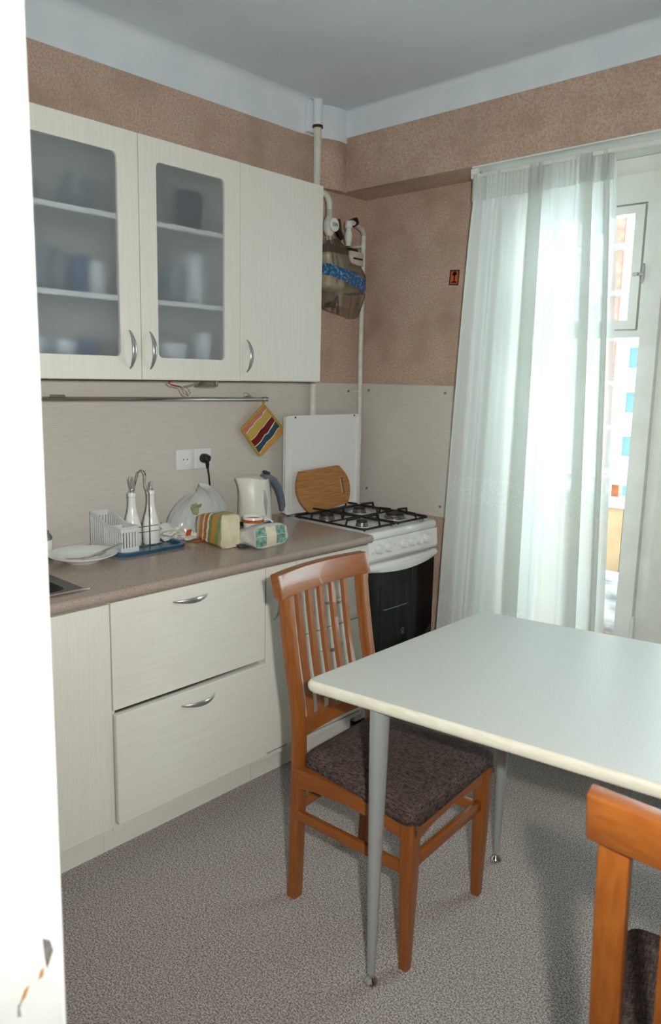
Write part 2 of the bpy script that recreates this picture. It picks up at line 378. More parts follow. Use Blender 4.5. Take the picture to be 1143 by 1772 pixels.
# balcony door leaf with small ventilation casement in its upper part
dp = (.965, .33, 1.338, 1.648); vp = (.938, 1.672, 1.329, 2.137)
leaf = sash(.906, 1.404, .034, 2.241, .06, 'door_leaf', panes=[dp, vp], d=.03)
sash(.906, 1.404, .034, 2.241, .06, 'leaf_rebate', y0=YW + .0302, panes=[dp, (.985, 1.712, 1.287, 2.10)], d=.02)
pane(dp, YW + .025, leaf)
vent = sash(.943, 1.322, 1.678, 2.129, .036, 'vent_casement', y0=YW - .004, d=.026, panes=[(.985, 1.712, 1.287, 2.10)])
ORIG_v = pane((.985, 1.712, 1.287, 2.10), YW + .012, vent)
lt = MB().box((1.296, YW - .012, 1.872), (1.336, YW - .002, 1.885), .003).cyl((1.318, YW - .03, 1.878), (1.318, YW, 1.878), .005).tube([(1.335, YW - .006, 1.845), (1.342, YW - .016, 1.86), (1.342, YW - .016, 1.90), (1.335, YW - .006, 1.915)], .0035, 8)
build(lt, 'latch', 'satin', parent=fr)
for z in (.52, 1.95):
    build(MB().cyl((1.412, YW - .008, z - .045), (1.412, YW - .008, z + .045), .009, seg=12), 'hinge', 'white_paint', parent=fr)
s2 = sash(1.457, 2.305, .033, 2.242, .07, 'wide_sash', panes=[(1.527, .33, 2.235, 2.17)]); pane((1.527, .33, 2.235, 2.17), YW + .025, s2)

# ================================================================ OUTSIDE: balcony and the block across the street
struct(MB().box((-2.5, .42, -.2), (4, 1.4, -.02)), 'floor_balcony', 'concrete_white', 'concrete slab of the balcony outside the window', 'floor')
bp_ = thing('balcony_parapet', 'ochre balcony parapet with white rails outside the door', 'parapet', (.8, 1.3, -.02))
for i in range(9):
    build(MB().box((-1.6 + i * .5, 1.18, -.02), (-1.104 + i * .5, 1.23, .80)), 'panel', 'balcony_orange', parent=bp_, smooth=False)
build(MB().box((-1.6, 1.17, .80), (2.9, 1.24, .86)), 'rail', 'concrete_white', parent=bp_, smooth=False)
build(MB().box((-1.6, 1.15, .93), (2.9, 1.26, .965)), 'rail', 'white_paint', parent=bp_, smooth=False)
for x in (-1.5, -.3, .82, 1.9): build(MB().box((x, 1.18, .8), (x + .04, 1.23, .94)), 'post', 'balcony_wood', parent=bp_, smooth=False)
bx = thing('wooden_box', 'low brown wooden box standing on the balcony floor', 'box', (.9, 1.0, -.02))
build(MB().box((.55, .8, -.02), (1.25, 1.15, .2), .008), 'body', 'balcony_wood', parent=bx)
build(MB().box((.95, .79, .03), (1.1, .8, .15)), 'panel', 'crate', parent=bx, smooth=False)
def blk(u, v):
    a = 2 * PI * u; zz = .2 + .27 * v; rr = (1 - .35 * v ** 3) * (1 + .06 * math.sin(5 * a + 9 * v))
    return V(.93 + .30 * rr * math.copysign(abs(math.cos(a)) ** .6, math.cos(a)), .98 + .15 * rr * math.copysign(abs(math.sin(a)) ** .6, math.sin(a)), zz)
bk = MB().grid(40, 10, blk, True); bk.add([blk(i / 40, 1) for i in range(40)], [tuple(range(40))])
tag(build(bk, 'folded_blanket', 'blanket', loc=(.93, .98, .2)), 'grey and white folded blanket lying on the balcony box', 'blanket')

YF = 46.0
bl = thing('apartment_block', 'white and red brick apartment block across the street', 'building', (-14, YF, -16))
build(MB().box((-40, YF, -16), (12, YF + 10, 26)), 'wall', 'concrete_white', parent=bl, smooth=False)
FP = 2.82; x_off = -18.55; z_off = 1.55
def shared(mb, name, matn, o):
    return build(mb, name, matn, parent=bl, smooth=False)
win0 = br0 = sl0 = pn0 = None
def put(src, name, dx, dz, par):
    c = src.copy(); COL.objects.link(c); c.parent = par; c.location = (dx, 0, dz); return c
for fl_ in range(-5, 7):
    z = z_off + fl_ * FP
    if sl0 is None:
        s_first = build(MB().box((-40, YF - .9, z - .25), (12, YF, z)), 'floor_slab', 'concrete_white', parent=bl, smooth=False); sl0 = (s_first, z)
    else: put(sl0[0], 'floor_slab', 0, z - sl0[1], bl)
    for k in range(-2, 5):
        x = x_off + k * 3.1
        if win0 is None:
            wn = build(MB().prism([rect(x + 1.55, z + .75, x + 2.55, z + 2.25), rect(x + 1.65, z + .85, x + 2.45, z + 2.15)], lambda a, b: (a, YF - .12, b), lambda a, b: (a, YF + .02, b)), 'window', 'concrete_white', parent=bl, smooth=False)
            pn = build(MB().box((x + 1.65, YF - .06, z + .85), (x + 2.45, YF - .02, z + 2.15)), 'pane', 'bld_glass', parent=wn, smooth=False)
            b1 = build(MB().box((x + .15, YF - .25, z + .02), (x + .75, YF - .05, z + FP - .3)), 'brick_panel', 'brick', parent=bl, smooth=False)
            win0 = (wn, pn, b1, x, z)
        else:
            wn, pn, b1, xx, zz = win0
            w2 = put(wn, 'window', x - xx, z - zz, bl); p2 = pn.copy(); COL.objects.link(p2); p2.parent = w2
            put(b1, 'brick_panel', x - xx, z - zz, bl)

# ================================================================ CURTAIN
ct = thing('curtain_track', 'white curtain track fixed below the lintel', 'curtain track', (1.3, -.165, 2.27))
build(MB().box((.70, -.178, 2.268), (2.34, -.156, 2.284), .004), 'rail', 'white_paint', parent=ct)
for x in (.70, 1.5, 2.3): build(MB().box((x, -.176, 2.284), (x + .03, -.158, ZB - .006)), 'bracket', 'white_paint', parent=ct, smooth=False)
def curtain():
    K = [(0, 0), (.02, 14), (.05, 4), (.085, -10), (.115, 8), (.16, -6), (.205, 12), (.24, -8), (.31, 4), (.38, -4), (.445, 10), (.53, 16), (.50, -4), (.44, -10), (.475, -18), (.555, -12), (.60, 8), (.66, -4), (.73, 2), (.775, 14),
         (.865, 18), (.835, 0), (.79, -6), (.82, -18), (.90, -14), (.945, 12), (.965, 4), (.925, -8), (.96, -16), (1.0, -8)]
    NS = 12; NU = (len(K) - 1) * NS + 1
    def cr(i):
        k = min(len(K) - 2, i // NS); t = (i - k * NS) / NS
        p0, p1, p2, p3 = (K[max(0, min(len(K) - 1, k + d))] for d in (-1, 0, 1, 2))
        return [.5 * (2 * p1[c] + (p2[c] - p0[c]) * t + (2 * p0[c] - 5 * p1[c] + 4 * p2[c] - p3[c]) * t * t + (3 * p1[c] - p0[c] - 3 * p2[c] + p3[c]) * t ** 3) for c in (0, 1)]
    base = [cr(i) for i in range(NU)]
    NVV = 46; vs = []; uvs = []
    for j in range(NVV):
        t = j / (NVV - 1); z = 2.268 + (0.03 - 2.268) * t
        xl = .712 - .10 * max(0, (t - .05)) ** .8; xr = 1.282 + .115 * t ** .75
        head = max(0, 1 - t / .06)
        for i in range(NU):
            u = i / (NU - 1); xf, y = base[i]
            xf += .006 * math.sin(3.1 * t + 7 * xf) * t
            y = y * .001 * (1.15 + .35 * t) + .003 * math.sin(40 * u + 3 * t) * (.3 + t)
            y = y * (1 - .55 * head) + head * (.0035 * math.sin(i * 1.05 + 3 * math.sin(i * .13)))
            vs.append(V(xl + (xr - xl) * xf, -.168 - y, z)); uvs.append((u * 2.2, z))
    fs = [(j * NU + i, j * NU + i + 1, (j + 1) * NU + i + 1, (j + 1) * NU + i) for j in range(NVV - 1) for i in range(NU - 1)]
    o0 = V(1.0, -.17, .03)
    me = bpy.data.meshes.new('sheer_curtain'); me.from_pydata([tuple(q - o0) for q in vs], [], fs)
    uvl = me.uv_layers.new(name='UVMap')
    for p in me.polygons:
        p.use_smooth = True
        for li, vi in zip(p.loop_indices, p.vertices): uvl.data[li].uv = uvs[vi]
    me.materials.append(M['sheer_voile'])
    o = bpy.data.objects.new('sheer_curtain', me); COL.objects.link(o); o.location = o0; ORIG[o.name] = o0
    tag(o, 'white sheer curtain hanging in folds before the balcony window', 'curtain')
    # doubled gathering tape along the head
    NU2 = NU; vs2 = []
    for j in range(5):
        for i in range(NU2):
            q = vs[i + 0]; q2 = vs[i + NU]; a = j / 4
            vs2.append(V(q.x, q.y - .003 - .0035 * math.sin(i * 1.3) ** 2, q.z + .012 - a * .10))
    fs2 = [(j * NU2 + i, j * NU2 + i + 1, (j + 1) * NU2 + i + 1, (j + 1) * NU2 + i) for j in range(4) for i in range(NU2 - 1)]
    me2 = bpy.data.meshes.new('gathering_tape'); me2.from_pydata([tuple(q - o0) for q in vs2], [], fs2)
    me2.uv_layers.new(name='UVMap'); me2.materials.append(M['sheer_voile'])
    for p in me2.polygons: p.use_smooth = True
    o2 = bpy.data.objects.new('gathering_tape', me2); COL.objects.link(o2); o2.parent = o
curtain()

# ================================================================ WALL PANELS, PIPES, METER
ZW = .858; ZP = 1.447
def splash(name, mb, label, screws, axis):
    p = tag(build(mb, name, 'panel_beige', smooth=False, loc=mb.v[0]), label, 'panel')
    for c in screws:
        c = Vector(c); d = V(.004, 0, 0) if axis == 'x' else V(0, -.004, 0)
        build(MB().tube([c - d * .2, c + d * .6, c + d], [.0065, .0065, .004], 12), 'screw', 'screw', parent=p)
    return p
splash('splash_panel', MB().box((0.0, -2.55, ZW), (.012, -.372, ZP)), 'long beige laminate splash panel behind the counter', [], 'x')
splash('splash_panel', MB().box((0.0, -.370, .70), (.012, -.014, ZP)), 'short beige laminate panel on the wall behind the stove lid', [(.012, -.335, 1.41), (.012, -.105, 1.41)], 'x')
splash('splash_panel', MB().box((.013, -.012, .846), (.551, 0.0, ZP)), 'beige laminate panel on the wall right of the stove', [(.065, -.012, 1.415), (.515, -.012, 1.415), (.515, -.012, .895), (.07, -.012, .93)], 'y')
# vertical riser
rp_ = thing('heating_pipe', 'white vertical riser pipe running behind the wall cabinet to the ceiling', 'pipe', (.045, -.384, .86))
build(MB().cyl((.045, -.384, .87), (.045, -.384, 2.545), .0175, seg=20), 'pipe', 'pipe_paint', parent=rp_)
build(MB().tube([(.045, -.384, 2.538), (.045, -.384, 2.548)], .023, 20), 'rust_ring', 'rust', parent=rp_)
build(MB().cyl((.045, -.384, 2.546), (.045, -.384, ZC), .0215, seg=20), 'sleeve', 'whitewash', parent=rp_)
build(MB().box((0, -.425, 2.52), (.03, -.342, ZC), .008), 'plaster_block', 'whitewash', parent=rp_)
# gas pipework
gp = thing('gas_pipe', 'white bent gas pipe leading into the wrapped meter', 'pipe', (.10, -.36, 2.15))
def arc(c, r, a0, a1, ax, n=8):
    out = []
    for k in range(n + 1):
        a = a0 + (a1 - a0) * k / n; p = [0, 0, 0]; p[ax[0]] = r * math.cos(a); p[ax[1]] = r * math.sin(a); out.append(V(*c) + V(*p))
    return out
build(MB().tube([(.10, -.60, 2.262)] + arc((.10, -.405, 2.215), .047, PI / 2, 0, (1, 2)) + [(.102, -.359, 2.19), (.13, -.39, 2.16), (.14, -.40, 2.13), (.14, -.40, 2.06)], .0135, 14), 'pipe', 'pipe_paint', parent=gp)
build(MB().tube([(.135, -.396, 2.155), (.14, -.40, 2.135), (.14, -.40, 2.10), (.14, -.40, 2.08)], [.016, .026, .026, .015], 14), 'valve_body', 'pipe_paint', parent=gp)
build(MB().lathe([(.0, .0), (.028, .0), (.028, .008), (0, .012)], (.168, -.404, 2.12), 20, 'x'), 'valve_disc', 'label_white', parent=gp)
build(MB().obox((.155, -.364, 2.125), (.016, .05, .05), (.3, 0, .2), .006).obox((.15, -.347, 2.095), (.02, .03, .06), (.6, 0, 0), .006), 'valve_handle', 'black_plastic', parent=gp)
def letters(name, text, size, mtx, material, parent, depth=.0004):
    cu = bpy.data.curves.new(name, 'FONT'); cu.body = text; cu.size = size; cu.extrude = depth; cu.align_x = 'CENTER'; cu.align_y = 'CENTER'
    tmp = bpy.data.objects.new(name, cu); COL.objects.link(tmp)
    dg = bpy.context.evaluated_depsgraph_get(); me = bpy.data.meshes.new_from_object(tmp.evaluated_get(dg))
    bpy.data.objects.remove(tmp); bpy.data.curves.remove(cu)
    me.transform(Matrix.Translation(-ORIG[parent.name]) @ mtx); me.materials.clear(); me.materials.append(M[material])
    o = bpy.data.objects.new(name, me); COL.objects.link(o); o.parent = parent; return o
FX = Matrix(((0, 0, 1, 0), (1, 0, 0, 0), (0, 1, 0, 0), (0, 0, 0, 1)))     # text facing +x, reading towards +y
letters('valve_lettering', 'GN', .022, Matrix.Translation((.1805, -.404, 2.12)) @ FX, 'black_plastic', gp)
op = thing('gas_pipe', 'white thin gas pipe running down the corner beside the stove', 'pipe', (.055, -.072, .8))
build(MB().tube([(.150, -.285, 2.05), (.150, -.285, 2.13)] + arc((.150, -.265, 2.132), .02, PI, PI / 2, (1, 2), 5)[1:] + [(.125, -.21, 2.158), (.08, -.12, 2.157), (.06, -.078, 2.14), (.055, -.072, 2.11), (.055, -.072, 1.6), (.056, -.066, 1.2), (.056, -.064, .5)], .012, 14), 'pipe', 'pipe_paint', parent=op)
build(MB().tube([(.150, -.285, 2.065), (.150, -.285, 2.09), (.150, -.285, 2.11)], [.014, .019, .016], 12).tube([(.150, -.285, 2.125), (.150, -.285, 2.155)], [.018, .016], 12), 'fitting', 'pipe_paint', parent=op)
build(MB().obox((.135, -.235, 2.16), (.03, .045, .035), (.5, 0, 0), .008), 'tap_handle', 'black_plastic', parent=op)
for z in (1.41, 2.085): build(MB().box((.0, -.09, z - .006), (.06, -.056, z + .006), .003), 'pipe_clip', 'pipe_paint', parent=op)
# gas meter with a plastic bag pulled over it
MD = V(.056, -.057, -.012)
gm = thing('gas_meter', 'beige gas meter with counter window inside the plastic bag', 'gas meter', (.08, -.28, 1.86)); gm.location += MD
build(MB().box((.02, -.395, 1.865), (.135, -.17, 2.02), .02, 3), 'case', 'meter_grey', parent=gm)
build(MB().box((.03, -.385, 2.015), (.12, -.18, 2.055), .012, 3), 'collar', 'black_plastic', parent=gm)
build(MB().box((.13, -.268, 1.975), (.146, -.178, 2.035), .005), 'counter_housing', 'meter_grey', parent=gm)
build(MB().box((.1455, -.25, 2.0), (.1475, -.19, 2.008)), 'counter_window', 'black_plastic', parent=gm, smooth=False)
build(MB().box((.133, -.39, 1.945), (.137, -.175, 1.95)), 'seam', 'dark_grey', parent=gm, smooth=False)
def bagf(u, v):
    a = 2 * PI * u
    z = 2.085 - .275 * v
    w_ = min(1, .30 + 1.25 * v) if v < .75 else 1 - 1.6 * (v - .75) ** 1.2
    cx = .088; cy = -.285 - .06 * (1 - min(1, v * 2.2)) + (.012 if v > .8 else 0)
    ru = 1 + .05 * math.sin(9 * a + 2) * (1 - v) + .02 * math.sin(17 * a + 6 * v)
    sx = .078 * w_; sy = .138 * w_
    q = .55
    x = cx + sx * ru * math.copysign(abs(math.cos(a)) ** q, math.cos(a)); y = cy + sy * ru * math.copysign(abs(math.sin(a)) ** q, math.sin(a))
    if v > .8: z -= .05 * (v - .8) / .2 * max(0, .6 + .5 * math.sin(a))
    return V(max(x, .012), y, z)
ntb = film('meter_bag', (253, 250, 243), .80, .10, diffc=(216, 200, 176))
# printed blue band on the bag (flat print)
tcb = ntb.n('TexCoord'); dpb = ntb.n('VectorMath', operation='DOT_PRODUCT'); ntb.l(tcb.outputs['Object'], dpb.inputs[0]); dpb.inputs[1].default_value = (0, .22, 1)
def btw(nt, src, lo, hi):
    a = nt.n('Math', operation='GREATER_THAN'); nt.l(src, a.inputs[0]); a.inputs[1].default_value = lo
    b = nt.n('Math', operation='LESS_THAN'); nt.l(src, b.inputs[0]); b.inputs[1].default_value = hi
    c = nt.n('Math', operation='MULTIPLY'); nt.l(a.outputs[0], c.inputs[0]); nt.l(b.outputs[0], c.inputs[1]); return c.outputs[0]
bandm = btw(ntb, dpb.outputs['Value'], .088, .142)
nzb = ntb.n('TexNoise'); nzb.inputs['Scale'].default_value = 90; ntb.l(tcb.outputs['Object'], nzb.inputs['Vector'])
rpb = ntb.n('ValToRGB'); rpb.color_ramp.elements[0].position = .52; rpb.color_ramp.elements[1].position = .66
rpb.color_ramp.elements[0].color = lin((28, 84, 128)); rpb.color_ramp.elements[1].color = lin((120, 160, 186)); ntb.l(nzb.outputs['Fac'], rpb.inputs[0])
pdb = ntb.n('BsdfPrincipled'); pdb.inputs['Roughness'].default_value = .3; ntb.l(rpb.outputs[0], pdb.inputs['Base Color'])
mxb = ntb.n('MixShader'); old = ntb.out.inputs[0].links[0].from_socket
ntb.l(bandm, mxb.inputs[0]); ntb.l(old, mxb.inputs[1]); ntb.l(pdb.outputs[0], mxb.inputs[2]); ntb.l(mxb.outputs[0], ntb.out.inputs[0])
def shifted(o): o.location += MD; return o
bg_ = MB().grid(72, 30, bagf, True); bg_.add([bagf(i / 72, 1) for i in range(72)], [tuple(range(72))])
tag(shifted(build(bg_, 'plastic_bag', 'meter_bag', loc=(.088, -.285, 1.80), ang=60)), 'clear plastic bag with blue printed band pulled over the gas meter', 'bag')
# sticker
st = thing('wall_sticker', 'small orange brown sticker with black emblem on the papered wall', 'sticker', (.527, 0, 1.918))
build(MB().prism([[(.499, 1.888), (.548, 1.884), (.553, 1.95), (.502, 1.953)]], lambda a, b: (a, .0004, b), lambda a, b: (a, -.0012, b)), 'paper', 'rust', parent=st, smooth=False)
build(MB().prism([[(.506, 1.893), (.542, 1.890), (.546, 1.944), (.509, 1.946)]], lambda a, b: (a, 0, b), lambda a, b: (a, -.0016, b)), 'ground', 'jar_orange', parent=st, smooth=False)
em = MB()
for P in ([(.512, 1.897), (.540, 1.895), (.537, 1.902), (.515, 1.903)], [(.523, 1.90), (.530, 1.90), (.531, 1.936), (.524, 1.936)], [(.515, 1.928), (.541, 1.929), (.536, 1.942), (.528, 1.946), (.519, 1.940)]):
    em.prism([P], lambda a, b: (a, 0, b), lambda a, b: (a, -.002, b))
build(em, 'emblem', 'black_plastic', parent=st, smooth=False)

# ================================================================ UPPER CABINETS
XU = .333; UT = 2.211; UB = 1.455; DT = .018
def bow_handle(mb, p0, p1, out, w_=.0075, h_=.029, n=15):
    p0 = Vector(p0); p1 = Vector(p1); out = Vector(out); P = []; R = []
    for k in range(n):
        t = k / (n - 1); P.append(p0.lerp(p1, t) + out * (h_ * math.sin(PI * t) ** .75)); R.append(w_ * (.45 + .75 * math.sin(PI * t)))
    return mb.tube(P, R, 12, flat=.45, up=out)
def door(par, y0, y1, z0, z1, xf, grain, glass=None, handle=None, nm='door', t=DT):
    if glass:
        d = build(MB().prism([rect(y0 + .0015, z0 + .0015, y1 - .0015, z1 - .0015), rrect(*glass, .016)], lambda a, b: (xf - t, a, b), lambda a, b: (xf, a, b)), nm, grain, parent=par, smooth=False)
        g = glass
        build(MB().box((xf - .013, g[0] - .006, g[1] - .006), (xf - .009, g[2] + .006, g[3] + .006)), 'glass_pane', 'frosted_glass', parent=d, smooth=False)
    else:
        d = build(MB().box((xf - t, y0 + .0015, z0 + .0015), (xf, y1 - .0015, z1 - .0015), .0015, 1), nm, grain, parent=par, smooth=False)
    if handle: build(bow_handle(MB(), handle[0], handle[1], (1, 0, 0)), 'handle', 'satin', parent=d)
    return d
def carcass(par, y0, y1, z0, z1, x1, open_front=True, shelves=(), t=.016):
    mb = MB().box((.003, y0, z0), (x1, y0 + t, z1)).box((.003, y1 - t, z0), (x1, y1, z1)).box((.003, y0 + t, z0), (x1, y1 - t, z0 + t)).box((.003, y0 + t, z1 - t), (x1, y1 - t, z1)).box((.003, y0 + t, z0 + t), (.008, y1 - t, z1 - t))
    build(mb, 'carcass', 'cab_inside', parent=par, smooth=False)
    for z in shelves: build(MB().box((.008, y0 + t, z - t), (x1 + .004, y1 - t, z)), 'shelf', 'cab_inside', parent=par, smooth=False)
ug = thing('wall_cabinet', 'cream wall cabinet with two frosted glass doors', 'cabinet', (.16, -1.48, UB))
carcass(ug, -1.896, -1.0645, UB, UT, XU - DT - .001, shelves=(1.962, 1.716))
door(ug, -1.896, -1.4800, UB, UT, XU, 'cab_v', glass=(-1.838, 1.528, -1.555, 2.139), handle=((XU, -1.523, 1.49), (XU, -1.523, 1.61)))
door(ug, -1.4800, -1.0635, UB, UT, XU, 'cab_v', glass=(-1.414, 1.528, -1.135, 2.139), handle=((XU, -1.447, 1.49), (XU, -1.447, 1.61)))
us = thing('wall_cabinet', 'cream wall cabinet with a plain solid door at the corner end', 'cabinet', (.16, -.85, UB))
carcass(us, -1.0630, -.6395, UB, UT, XU - DT - .001)
door(us, -1.0630, -.639, UB, UT, XU, 'cab_v', handle=((XU, -1.031, 1.488), (XU, -1.031, 1.604)))

# contents of the glazed cabinet (dim shapes behind the frosted glass)
def glassware(loc, r, h, matn, label, cat, name, grp, foot=False):
    prof = [(r * .8, 0), (r * .86, .004), (r, h), (r * .93, h), (r * .78, .008), (0, .008)]
    if foot: prof = [(r * .7, 0), (r * .7, .004), (.005, .01), (.005, h * .45), (r * .8, h * .6), (r, h * .8), (r * .85, h), (r * .8, h), (r * .92, h * .8), (0, h * .5)]
    tag(build(MB().lathe(prof, loc, 20), name, matn, loc=loc), label, cat, grp)
sh = {0: UB + .016, 1: 1.716, 2: 1.962}
kit = [
 (1, -1.825, .24, .030, .085, 'jar_orange', 'small orange jar at the left end of the middle shelf', 'jar', 'spice_jar'),
 (1, -1.765, .24, .026, .13, 'drink_glass', 'leftmost tall drinking glass on the middle shelf', 'glass', 'drinking_glass'),
 (1, -1.705, .23, .026, .13, 'drink_glass', 'second tall drinking glass from the orange jar', 'glass', 'drinking_glass'),
 (1, -1.645, .25, .030, .115, 'cup_blue', 'dark blue mug between tall glasses and white cup', 'mug', 'mug'),
 (1, -1.585, .25, .034, .10, 'cup_white', 'white cup at the right end of the left middle shelf', 'cup', 'cup'),
 (2, -1.80, .18, .055, .06, 'jar_dark', 'dark shallow bowl on the top left shelf', 'bowl', 'bowl'),
 (2, -1.62, .20, .05, .11, 'drink_glass', 'wide glass jar on the top left shelf', 'jar', 'glass_jar'),
 (2, -1.225, .24, .052, .13, 'jar_dark', 'large dark blue canister on the top right shelf', 'canister', 'canister'),
 (1, -1.375, .23, .034, .11, 'cup_blue', 'blue grey mug at the left of the right middle shelf', 'mug', 'mug'),
 (1, -1.295, .25, .034, .13, 'drink_glass', 'glass tumbler in the centre of the right middle shelf', 'glass', 'drinking_glass'),
 (1, -1.195, .24, .042, .17, 'cup_white', 'tall white jug at the right of the right middle shelf', 'jug', 'jug'),
 (0, -1.80, .23, .05, .105, 'cup_white', 'white bowl at the far left of the lowest shelf', 'bowl', 'bowl'),
 (0, -1.70, .24, .040, .10, 'cup_white', 'small white cup beside the lowest shelf bowl', 'cup', 'cup'),
 (0, -1.62, .25, .034, .105, 'cup_blue', 'dark blue cup at the right of the left lowest shelf', 'cup', 'cup'),
 (0, -1.575, .20, .03, .10, 'jar_orange', 'small orange cup behind the dark blue cup on the lowest shelf', 'cup', 'cup'),
 (0, -1.30, .24, .06, .11, 'cup_white', 'wide white bowl on the lowest shelf behind the right door', 'bowl', 'bowl'),
 (0, -1.175, .26, .034, .15, 'cup_white', 'tall white cup against the right frame of the lowest shelf', 'cup', 'cup'),
]
for lv, y, x, r, h, mt, lb, ct_, nm in kit: glassware((x, y, sh[lv]), r, h, mt, lb, ct_, nm, 'crockery in the glazed cabinet')
# disconnected lamp holder and wires under the cabinet
lh = thing('lamp_holder', 'small clear lamp holder under the wall cabinet', 'lamp holder', (.22, -1.125, UB))
build(MB().box((.20, -1.165, 1.432), (.24, -1.088, UB), .004), 'housing', 'clear_plastic', parent=lh)
build(MB().cyl((.222, -1.16, 1.445), (.222, -1.11, 1.445), .008, seg=12), 'contact', 'chrome', parent=lh)
wr = thing('loose_wires', 'loose red and clear wires dangling under the wall cabinet', 'wire', (.22, -1.25, UB))
build(MB().tube([(.22, -1.285, UB), (.22, -1.297, 1.444), (.22, -1.285, 1.437), (.22, -1.262, 1.433), (.22, -1.245, 1.430)], .0028, 8), 'wire', 'wire_red', parent=wr)
build(MB().tube([(.22, -1.245, 1.430), (.22, -1.235, 1.41), (.22, -1.215, 1.398), (.22, -1.203, 1.408), (.22, -1.215, 1.425), (.22, -1.235, 1.432), (.22, -1.20, 1.437), (.22, -1.165, 1.448)], .0022, 8), 'wire', 'wire_clear', parent=wr)

# ================================================================ WORKTOP, LOWER CABINETS, SINK
XD = .604; ZWB = .826
wt = MB()
def wt_prof(x0, x1, nose):
    if not nose: return rect(x0, ZWB, x1, ZW)
    r = (ZW - ZWB) / 2; P = [(x0, ZWB)] + [(x1 - r * .8 + r * .8 * math.sin(PI * k / 10), ZWB + r - r * math.cos(PI * k / 10)) for k in range(11)] + [(x0, ZW)]
    return P
SX0, SX1, SY1 = .12, .532, -1.83
wt.prism([wt_prof(.0, .612, True)], lambda a, b: (a, SY1, b), lambda a, b: (a, -.607, b))
wt.prism([wt_prof(SX1, .612, True)], lambda a, b: (a, -2.55, b), lambda a, b: (a, SY1, b))
wt.box((0, -2.55, ZWB), (SX0, SY1, ZW))
wo = tag(build(wt, 'worktop', 'worktop', loc=(.3, -1.5, ZWB)), 'brown speckled laminate worktop with rounded front edge', 'worktop')
build(MB().box((.0125, -2.55, ZW), (.022, -.612, ZW + .008), .002), 'edge_strip', 'panel_beige', parent=wo)
sk = thing('sink', 'black inset sink with steel rim at the left end of the worktop', 'sink', (.33, -2.1, ZW - .16))
build(MB().prism([rect(SX0 - .012, -2.5, SX1 + .014, SY1 + .012), rrect(SX0 + .02, -2.46, SX1 - .02, SY1 - .028, .03)], lambda a, b: (a, b, ZW), lambda a, b: (a, b, ZW + .003)), 'rim', 'black_sink', parent=sk)
build(MB().box((SX1 + .004, -2.5, ZW + .001), (SX1 + .018, SY1 + .02, ZW + .006), .002), 'steel_edge', 'chrome', parent=sk)
bs = MB()
L1 = rrect(SX0 + .02, -2.46, SX1 - .02, SY1 - .028, .03); L2 = rrect(SX0 + .05, -2.43, SX1 - .05, SY1 - .07, .03)
n = len(L1); bs.add([V(a, b, ZW + .001) for a, b in L1] + [V(a, b, ZW - .15) for a, b in L2], [(i, (i + 1) % n, n + (i + 1) % n, n + i) for i in range(n)] + [tuple(range(n, 2 * n))])
build(bs, 'basin', 'black_sink', parent=sk)

KT = .132
def base_unit(name, label, y0, y1):
    t = thing(name, label, 'cabinet', ((.0 + XD) / 2, (y0 + y1) / 2, 0))
    mb = MB().box((.02, y0, .10), (XD - DT - .001, y0 + .016, ZWB)).box((.02, y1 - .016, .10), (XD - DT - .001, y1, ZWB)).box((.02, y0 + .016, .10), (XD - DT - .001, y1 - .016, .116)).box((.02, y0 + .016, .116), (.03, y1 - .016, ZWB)).box((XD - .1, y0 + .016, ZWB - .016), (XD - DT - .001, y1 - .016, ZWB))
    build(mb, 'carcass', 'cab_v', parent=t, smooth=False)
    build(MB().box((.512, y0, 0), (.528, y1, .118)), 'kick_board', 'cab_h', parent=t, smooth=False)
    return t
c1 = base_unit('base_cabinet', 'cream base cabinet with a plain door below the sink', -2.55, -1.779)
door(c1, -2.165, -1.780, KT - .012, ZWB - .004, XD, 'cab_v'); door(c1, -2.55, -2.166, KT - .012, ZWB - .004, XD, 'cab_v')
c2 = base_unit('base_cabinet', 'cream base cabinet with two wide drawers and bow handles', -1.778, -1.177)
door(c2, -1.778, -1.177, .492, ZWB - .002, XD, 'cab_h', handle=((XD, -1.562, .782), (XD, -1.430, .782)), nm='drawer')
door(c2, -1.777, -1.1765, KT, .484, XD + .014, 'cab_h', handle=((XD + .014, -1.545, .440), (XD + .014, -1.414, .440)), nm='drawer', t=.022)
c3 = base_unit('base_cabinet', 'narrow cream base cabinet between the drawer units', -1.175, -1.030)
door(c3, -1.175, -1.030, KT, ZWB - .002, XD, 'cab_v', handle=((XD, -1.135, .63), (XD, -1.135, .75)))
c4 = base_unit('base_cabinet', 'cream base cabinet with four drawers behind the wooden chair', -1.029, -.622)
for z0, z1 in ((.720, ZWB - .002), (.534, .718), (.348, .532), (KT, .346)):
    zh = z1 - .08 if z1 - z0 > .15 else (z0 + z1) / 2
    door(c4, -1.028, -.623, z0, z1, XD, 'cab_h', handle=((XD, -.895, zh), (XD, -.77, zh)), nm='drawer')

# rail with potholder
rl = thing('kitchen_rail', 'chrome utensil rail mounted on the wall under the cabinets', 'rail', (.05, -1.5, 1.38))
build(MB().tube([(.05, -2.5, 1.391), (.05, -.675, 1.376)], .0088, 14), 'tube', 'chrome', parent=rl)
build(MB().cyl((.05, -1.66, 1.3895), (.05, -1.605, 1.389), .0105, seg=14), 'joint', 'chrome', parent=rl)
build(MB().lathe([(0, -.0), (.009, .0), (.0105, .006), (.0105, .012), (.006, .016), (.010, .02), (.010, .028), (0, .032)], (.05, -.70, 1.3763), 14, 'y'), 'end_cap', 'chrome', parent=rl)
for y in (-1.7, -.76): build(MB().tube([(.012, y, 1.392), (.03, y, 1.394), (.05, y, 1.383)], .005, 10).lathe([(.014, 0), (.014, .004), (0, .006)], (.012, y, 1.392), 14, 'x'), 'bracket', 'satin', parent=rl)
ax = V(0, .70, -.72).normalized()
